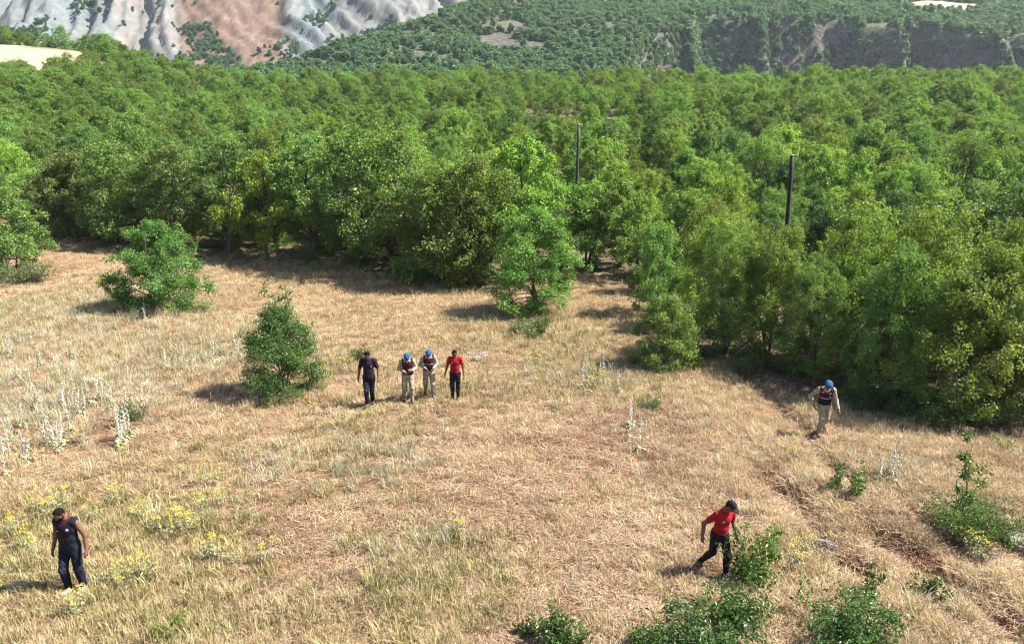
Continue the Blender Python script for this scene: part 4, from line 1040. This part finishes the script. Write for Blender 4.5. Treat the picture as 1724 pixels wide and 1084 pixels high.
    for s in 'rl':
        t_, h_ = L['toe' + s], L['heel' + s]
        zb = min(t_[2], h_[2]) - .042
        garment('shoe', [cap(h_, t_, .042, .036), cap(h_ + np.array([0, -.02, .03]), t_ * .4 + h_ * .6 + np.array([0, 0, .03]), .042, .038), cap(L['ank' + s], L['ank' + s] + np.array([0, 0, -.02]), .045, .045)], P.get('shoe', 'boot'), .008, .03, [lambda Q: zb - Q[..., 2] if P.get('flat', True) else Q[..., 2] * 0 - 1], 0, .009, (L['ank' + s] - .28, L['ank' + s] + .24))
    # head: hair or cap, beard, eyes
    hb = (HD((0, 0, 1.66)) - .22, HD((0, 0, 1.66)) + .22)
    def hl(Q): return (Q - HD((0, .005, 1.665))) @ RH
    if P.get('hair', True): garment('hair', [head[0]], 'hair', .007, .02, [lambda Q: -.008 - .74 * hl(Q)[..., 1] - .67 * hl(Q)[..., 2] + .008 * np.sin(70 * hl(Q)[..., 0]), lambda Q: -.085 - hl(Q)[..., 2]], .0030, .007, hb)
    if P.get('beard'): garment('beard', head, 'hair', .006, .03, [lambda Q: hl(Q)[..., 2] + .045 + .25 * (hl(Q)[..., 1] + .05), lambda Q: hl(Q)[..., 1] - .0, lambda Q: .0 * Q[..., 0] - (np.hypot(hl(Q)[..., 0] / .03, (hl(Q)[..., 2] + .052) / .016) - 1) * .01], .001, .006, hb)
    if P.get('beret'):
        garment('blue_cap', [ell(HD((.004, .008, 1.715)), (.098, .118, .066), RH), ell(HD((0, .005, 1.685)), (.086, .104, .06), RH)], 'blue', .008, .03, [lambda Q: -.012 - hl(Q)[..., 2] - .25 * hl(Q)[..., 1]], .0015, .007, hb)
    if P.get('cap'):
        garment('cap', [head[0]], P['cap'], .014, .02, [lambda Q: .018 - hl(Q)[..., 2] - .1 * hl(Q)[..., 1]], .0008, .007, hb)
        garment('cap_visor', [ell(HD((0, -.115, 1.684)), (.066, .075, .012), RH @ rotx(.18))], P['cap'], .004, .02, [], 0, .006, hb)
    for q in (-1, 1):
        mb = MB(); c = HD((q * .031, -.084, 1.667)); a = np.linspace(0, 6.283, 8, endpoint=False)
        mb.tube([c + RH @ np.array([-.012, .002, 0]), c + RH @ np.array([0, -.002, 0]), c + RH @ np.array([.012, .002, 0])], [.003, .008, .003], 8); obj('eye', mb.mesh('eye', [PM['dark']], True), root)
    if P.get('glasses'):
        mb = MB(); mb.tube([HD((x_, -.102 + .5 * x_ * x_ * 12, 1.668)) for x_ in (-.075, -.05, -.02, 0, .02, .05, .075)], [.010, .017, .017, .006, .017, .017, .010], 8); obj('sunglasses', mb.mesh('sunglasses', [PM['dark']], True), root)
    return root

hang = dict(elbr=(-.285, .04, 1.13), elbl=(.285, .04, 1.13), wrir=(-.31, -.02, .87), wril=(.31, -.02, .87))
person(128, 995, 1.82, R(-6), 'bearded man in a navy vest and jeans walking alone at the lower left', dict(lean=.08, head=.50, yaw=-.22, **{**hang, 'elbl': (.30, .03, 1.14), 'wril': (.335, -.03, .89), 'elbr': (-.27, .04, 1.13), 'wrir': (-.30, -.04, .88)},
       kneer=(-.115, -.10, .49), ankr=(-.10, -.04, .085), kneel=(.12, -.02, .49), ankl=(.125, .06, .085), shirt='maroon', sleeve=0.0, hem=.90, vest='navy', vest_hem=.955, vest_w=.222, trousers='jeans', shoe='shoe', beard=True, loose=.006, thigh_highlight=True,
       badges=[('emblem', 'white', .070, .118, 1.30, 1.348, .031, True), ('emblem_centre', 'crest', .080, .108, 1.31, 1.338, .0335, True), ('name_tag', 'white', -.115, -.068, 1.292, 1.304), ('zip_panel', 'maroon', -.014, .010, .96, 1.36, .0285)]))
person(623, 683, 1.88, R(0), 'man in dark plum shirt and blue jeans, leftmost of the four walkers', dict(lean=.05, head=.55, **{**hang, 'wril': (.30, -.10, .90)},
       kneer=(-.075, -.12, .50), ankr=(-.055, -.10, .085), kneel=(.07, .02, .49), ankl=(.055, .14, .12), shirt='plum', sleeve=.75, hem=.84, trousers='jeans', shoe='boot', thigh_highlight=True, badges=[('emblem', 'white', .085, .115, 1.26, 1.285, .018, True), ('zip_panel', 'maroon', -.012, .012, .9, 1.4, .016)]))
gend = dict(shirt='camo', sleeve=1.93, hem=.84, trousers='sand', shoe='boot', beret=True, hair=True, loose=.006, vest='maroon')
stripes = [('reflective_stripe', 'white', -.15, .15, 1.205, 1.222), ('shoulder_patch', 'white', -.128, -.066, 1.425, 1.450, .030), ('shoulder_patch', 'white', .066, .128, 1.425, 1.450, .030), ('shoulder_patch', 'black', -.13, -.064, 1.385, 1.415, .030), ('shoulder_patch', 'black', .064, .13, 1.385, 1.415, .030)]
person(688, 676, 1.76, R(4), 'walker in blue cap and maroon vest beside the man in plum, hands clasped', dict(gend, lean=.16, head=.75, elbr=(-.27, -.02, 1.14), wrir=(-.07, -.26, 1.07), elbl=(.27, -.02, 1.15), wril=(.13, -.25, 1.12), palmr=(0, .6, .8), palml=(0, .6, .8),
       kneer=(-.125, -.05, .49), ankr=(-.12, .10, .10), kneel=(.125, -.13, .50), ankl=(.125, -.08, .085), vest_low='maroon', belt='black', badges=stripes[1:3] + [('reflective_stripe', 'white', .02, .16, 1.135, 1.152), ('vest_text', 'white', .06, .12, 1.17, 1.182)]))
person(723, 668, 1.72, R(8), 'walker in blue cap and maroon vest with white chest stripe, beside the red shirt', dict(gend, lean=.14, head=.75, elbr=(-.28, .0, 1.15), wrir=(-.09, -.24, 1.05), elbl=(.28, .0, 1.15), wril=(.13, -.24, 1.06), palmr=(0, .6, .8), palml=(0, .6, .8),
       kneer=(-.125, .0, .50), ankr=(-.10, .22, .15), kneel=(.12, -.15, .50), ankl=(.14, -.12, .085), vest_low='black', belt='black', badges=stripes))
person(767, 672, 1.74, R(-4), 'man in red polo shirt and black trousers, rightmost of the four walkers', dict(lean=.05, head=.45, elbr=(-.27, .05, 1.15), wrir=(-.33, -.01, .90), elbl=(.265, .03, 1.13), wril=(.30, -.05, .86),
       kneer=(-.095, -.06, .49), ankr=(-.095, -.0, .085), kneel=(.095, -.05, .49), ankl=(.09, -.03, .085), shirt='red', sleeve=.70, hem=.93, trousers='black', shoe='boot', hair=True, glasses=True, badges=[('emblem', 'white', -.10, -.06, 1.30, 1.335, .018, True)]))
person(1383, 732, 1.84, R(-6), 'lone walker in blue cap and maroon and black vest at the forest edge', dict(gend, shirt='sand', lean=.34, head=.45, yaw=.15, twist=-.12, elbr=(-.36, .10, 1.10), wrir=(-.30, -.10, .90), elbl=(.27, -.12, 1.06), wril=(.32, -.28, .84),
       kneer=(-.07, -.20, .52), ankr=(-.11, -.06, .085), kneel=(.10, .02, .49), ankl=(.10, .30, .24), toel=(.03, -.11, -.12), drop=.02, vest_low='black', badges=[('reflective_stripe', 'white', -.15, .15, 1.205, 1.224), ('shoulder_patch', 'white', -.128, -.068, 1.40, 1.425, .030), ('shoulder_patch', 'white', .068, .128, 1.37, 1.395, .030), ('shoulder_patch', 'white', .075, .125, 1.28, 1.30, .030)]))
person(1207, 968, 1.78, R(24), 'man in red polo shirt and black cap striding behind a leafy sapling', dict(lean=.24, head=.42, yaw=.35, twist=.05, elbr=(-.31, .10, 1.14), wrir=(-.36, .06, .90), elbl=(.29, -.02, 1.12), wril=(.25, -.20, .90),
       kneer=(-.09, .06, .50), ankr=(-.10, .38, .16), toer=(-.02, -.12, -.10), kneel=(.09, -.16, .50), ankl=(.09, -.14, .085), drop=.03, shirt='red', sleeve=.70, hem=.93, trousers='black', shoe='boot', cap='black', hair=True, belt='black', badges=[('emblem', 'white', -.115, -.065, 1.285, 1.335, .018, True), ('emblem_centre', 'crest', -.106, -.074, 1.294, 1.326, .0205, True)]))

# ------------------------------------------------------------------ haze: thin even air over the whole place
import bmesh
bm = bmesh.new(); bmesh.ops.create_cube(bm, size=1.0); me = bpy.data.meshes.new('haze'); bm.to_mesh(me); bm.free()
hzm = bpy.data.materials.new('haze'); hzm.use_nodes = True; nt = hzm.node_tree; nt.nodes.remove(nt.nodes['Principled BSDF'])
pv = nt.nodes.new('ShaderNodeVolumePrincipled'); pv.inputs['Color'].default_value = (.80, .89, 1.0, 1); pv.inputs['Density'].default_value = 0.00008; pv.inputs['Anisotropy'].default_value = 0.25
nt.links.new(pv.outputs[0], nt.nodes['Material Output'].inputs['Volume'])
me.materials.append(hzm); hzo = obj('haze', me); tag(hzo, 'thin blue summer haze over the valley', 'haze', kind='stuff')
hzo.scale = (2300, 1320, 360); hzo.location = (0, 455, 105)
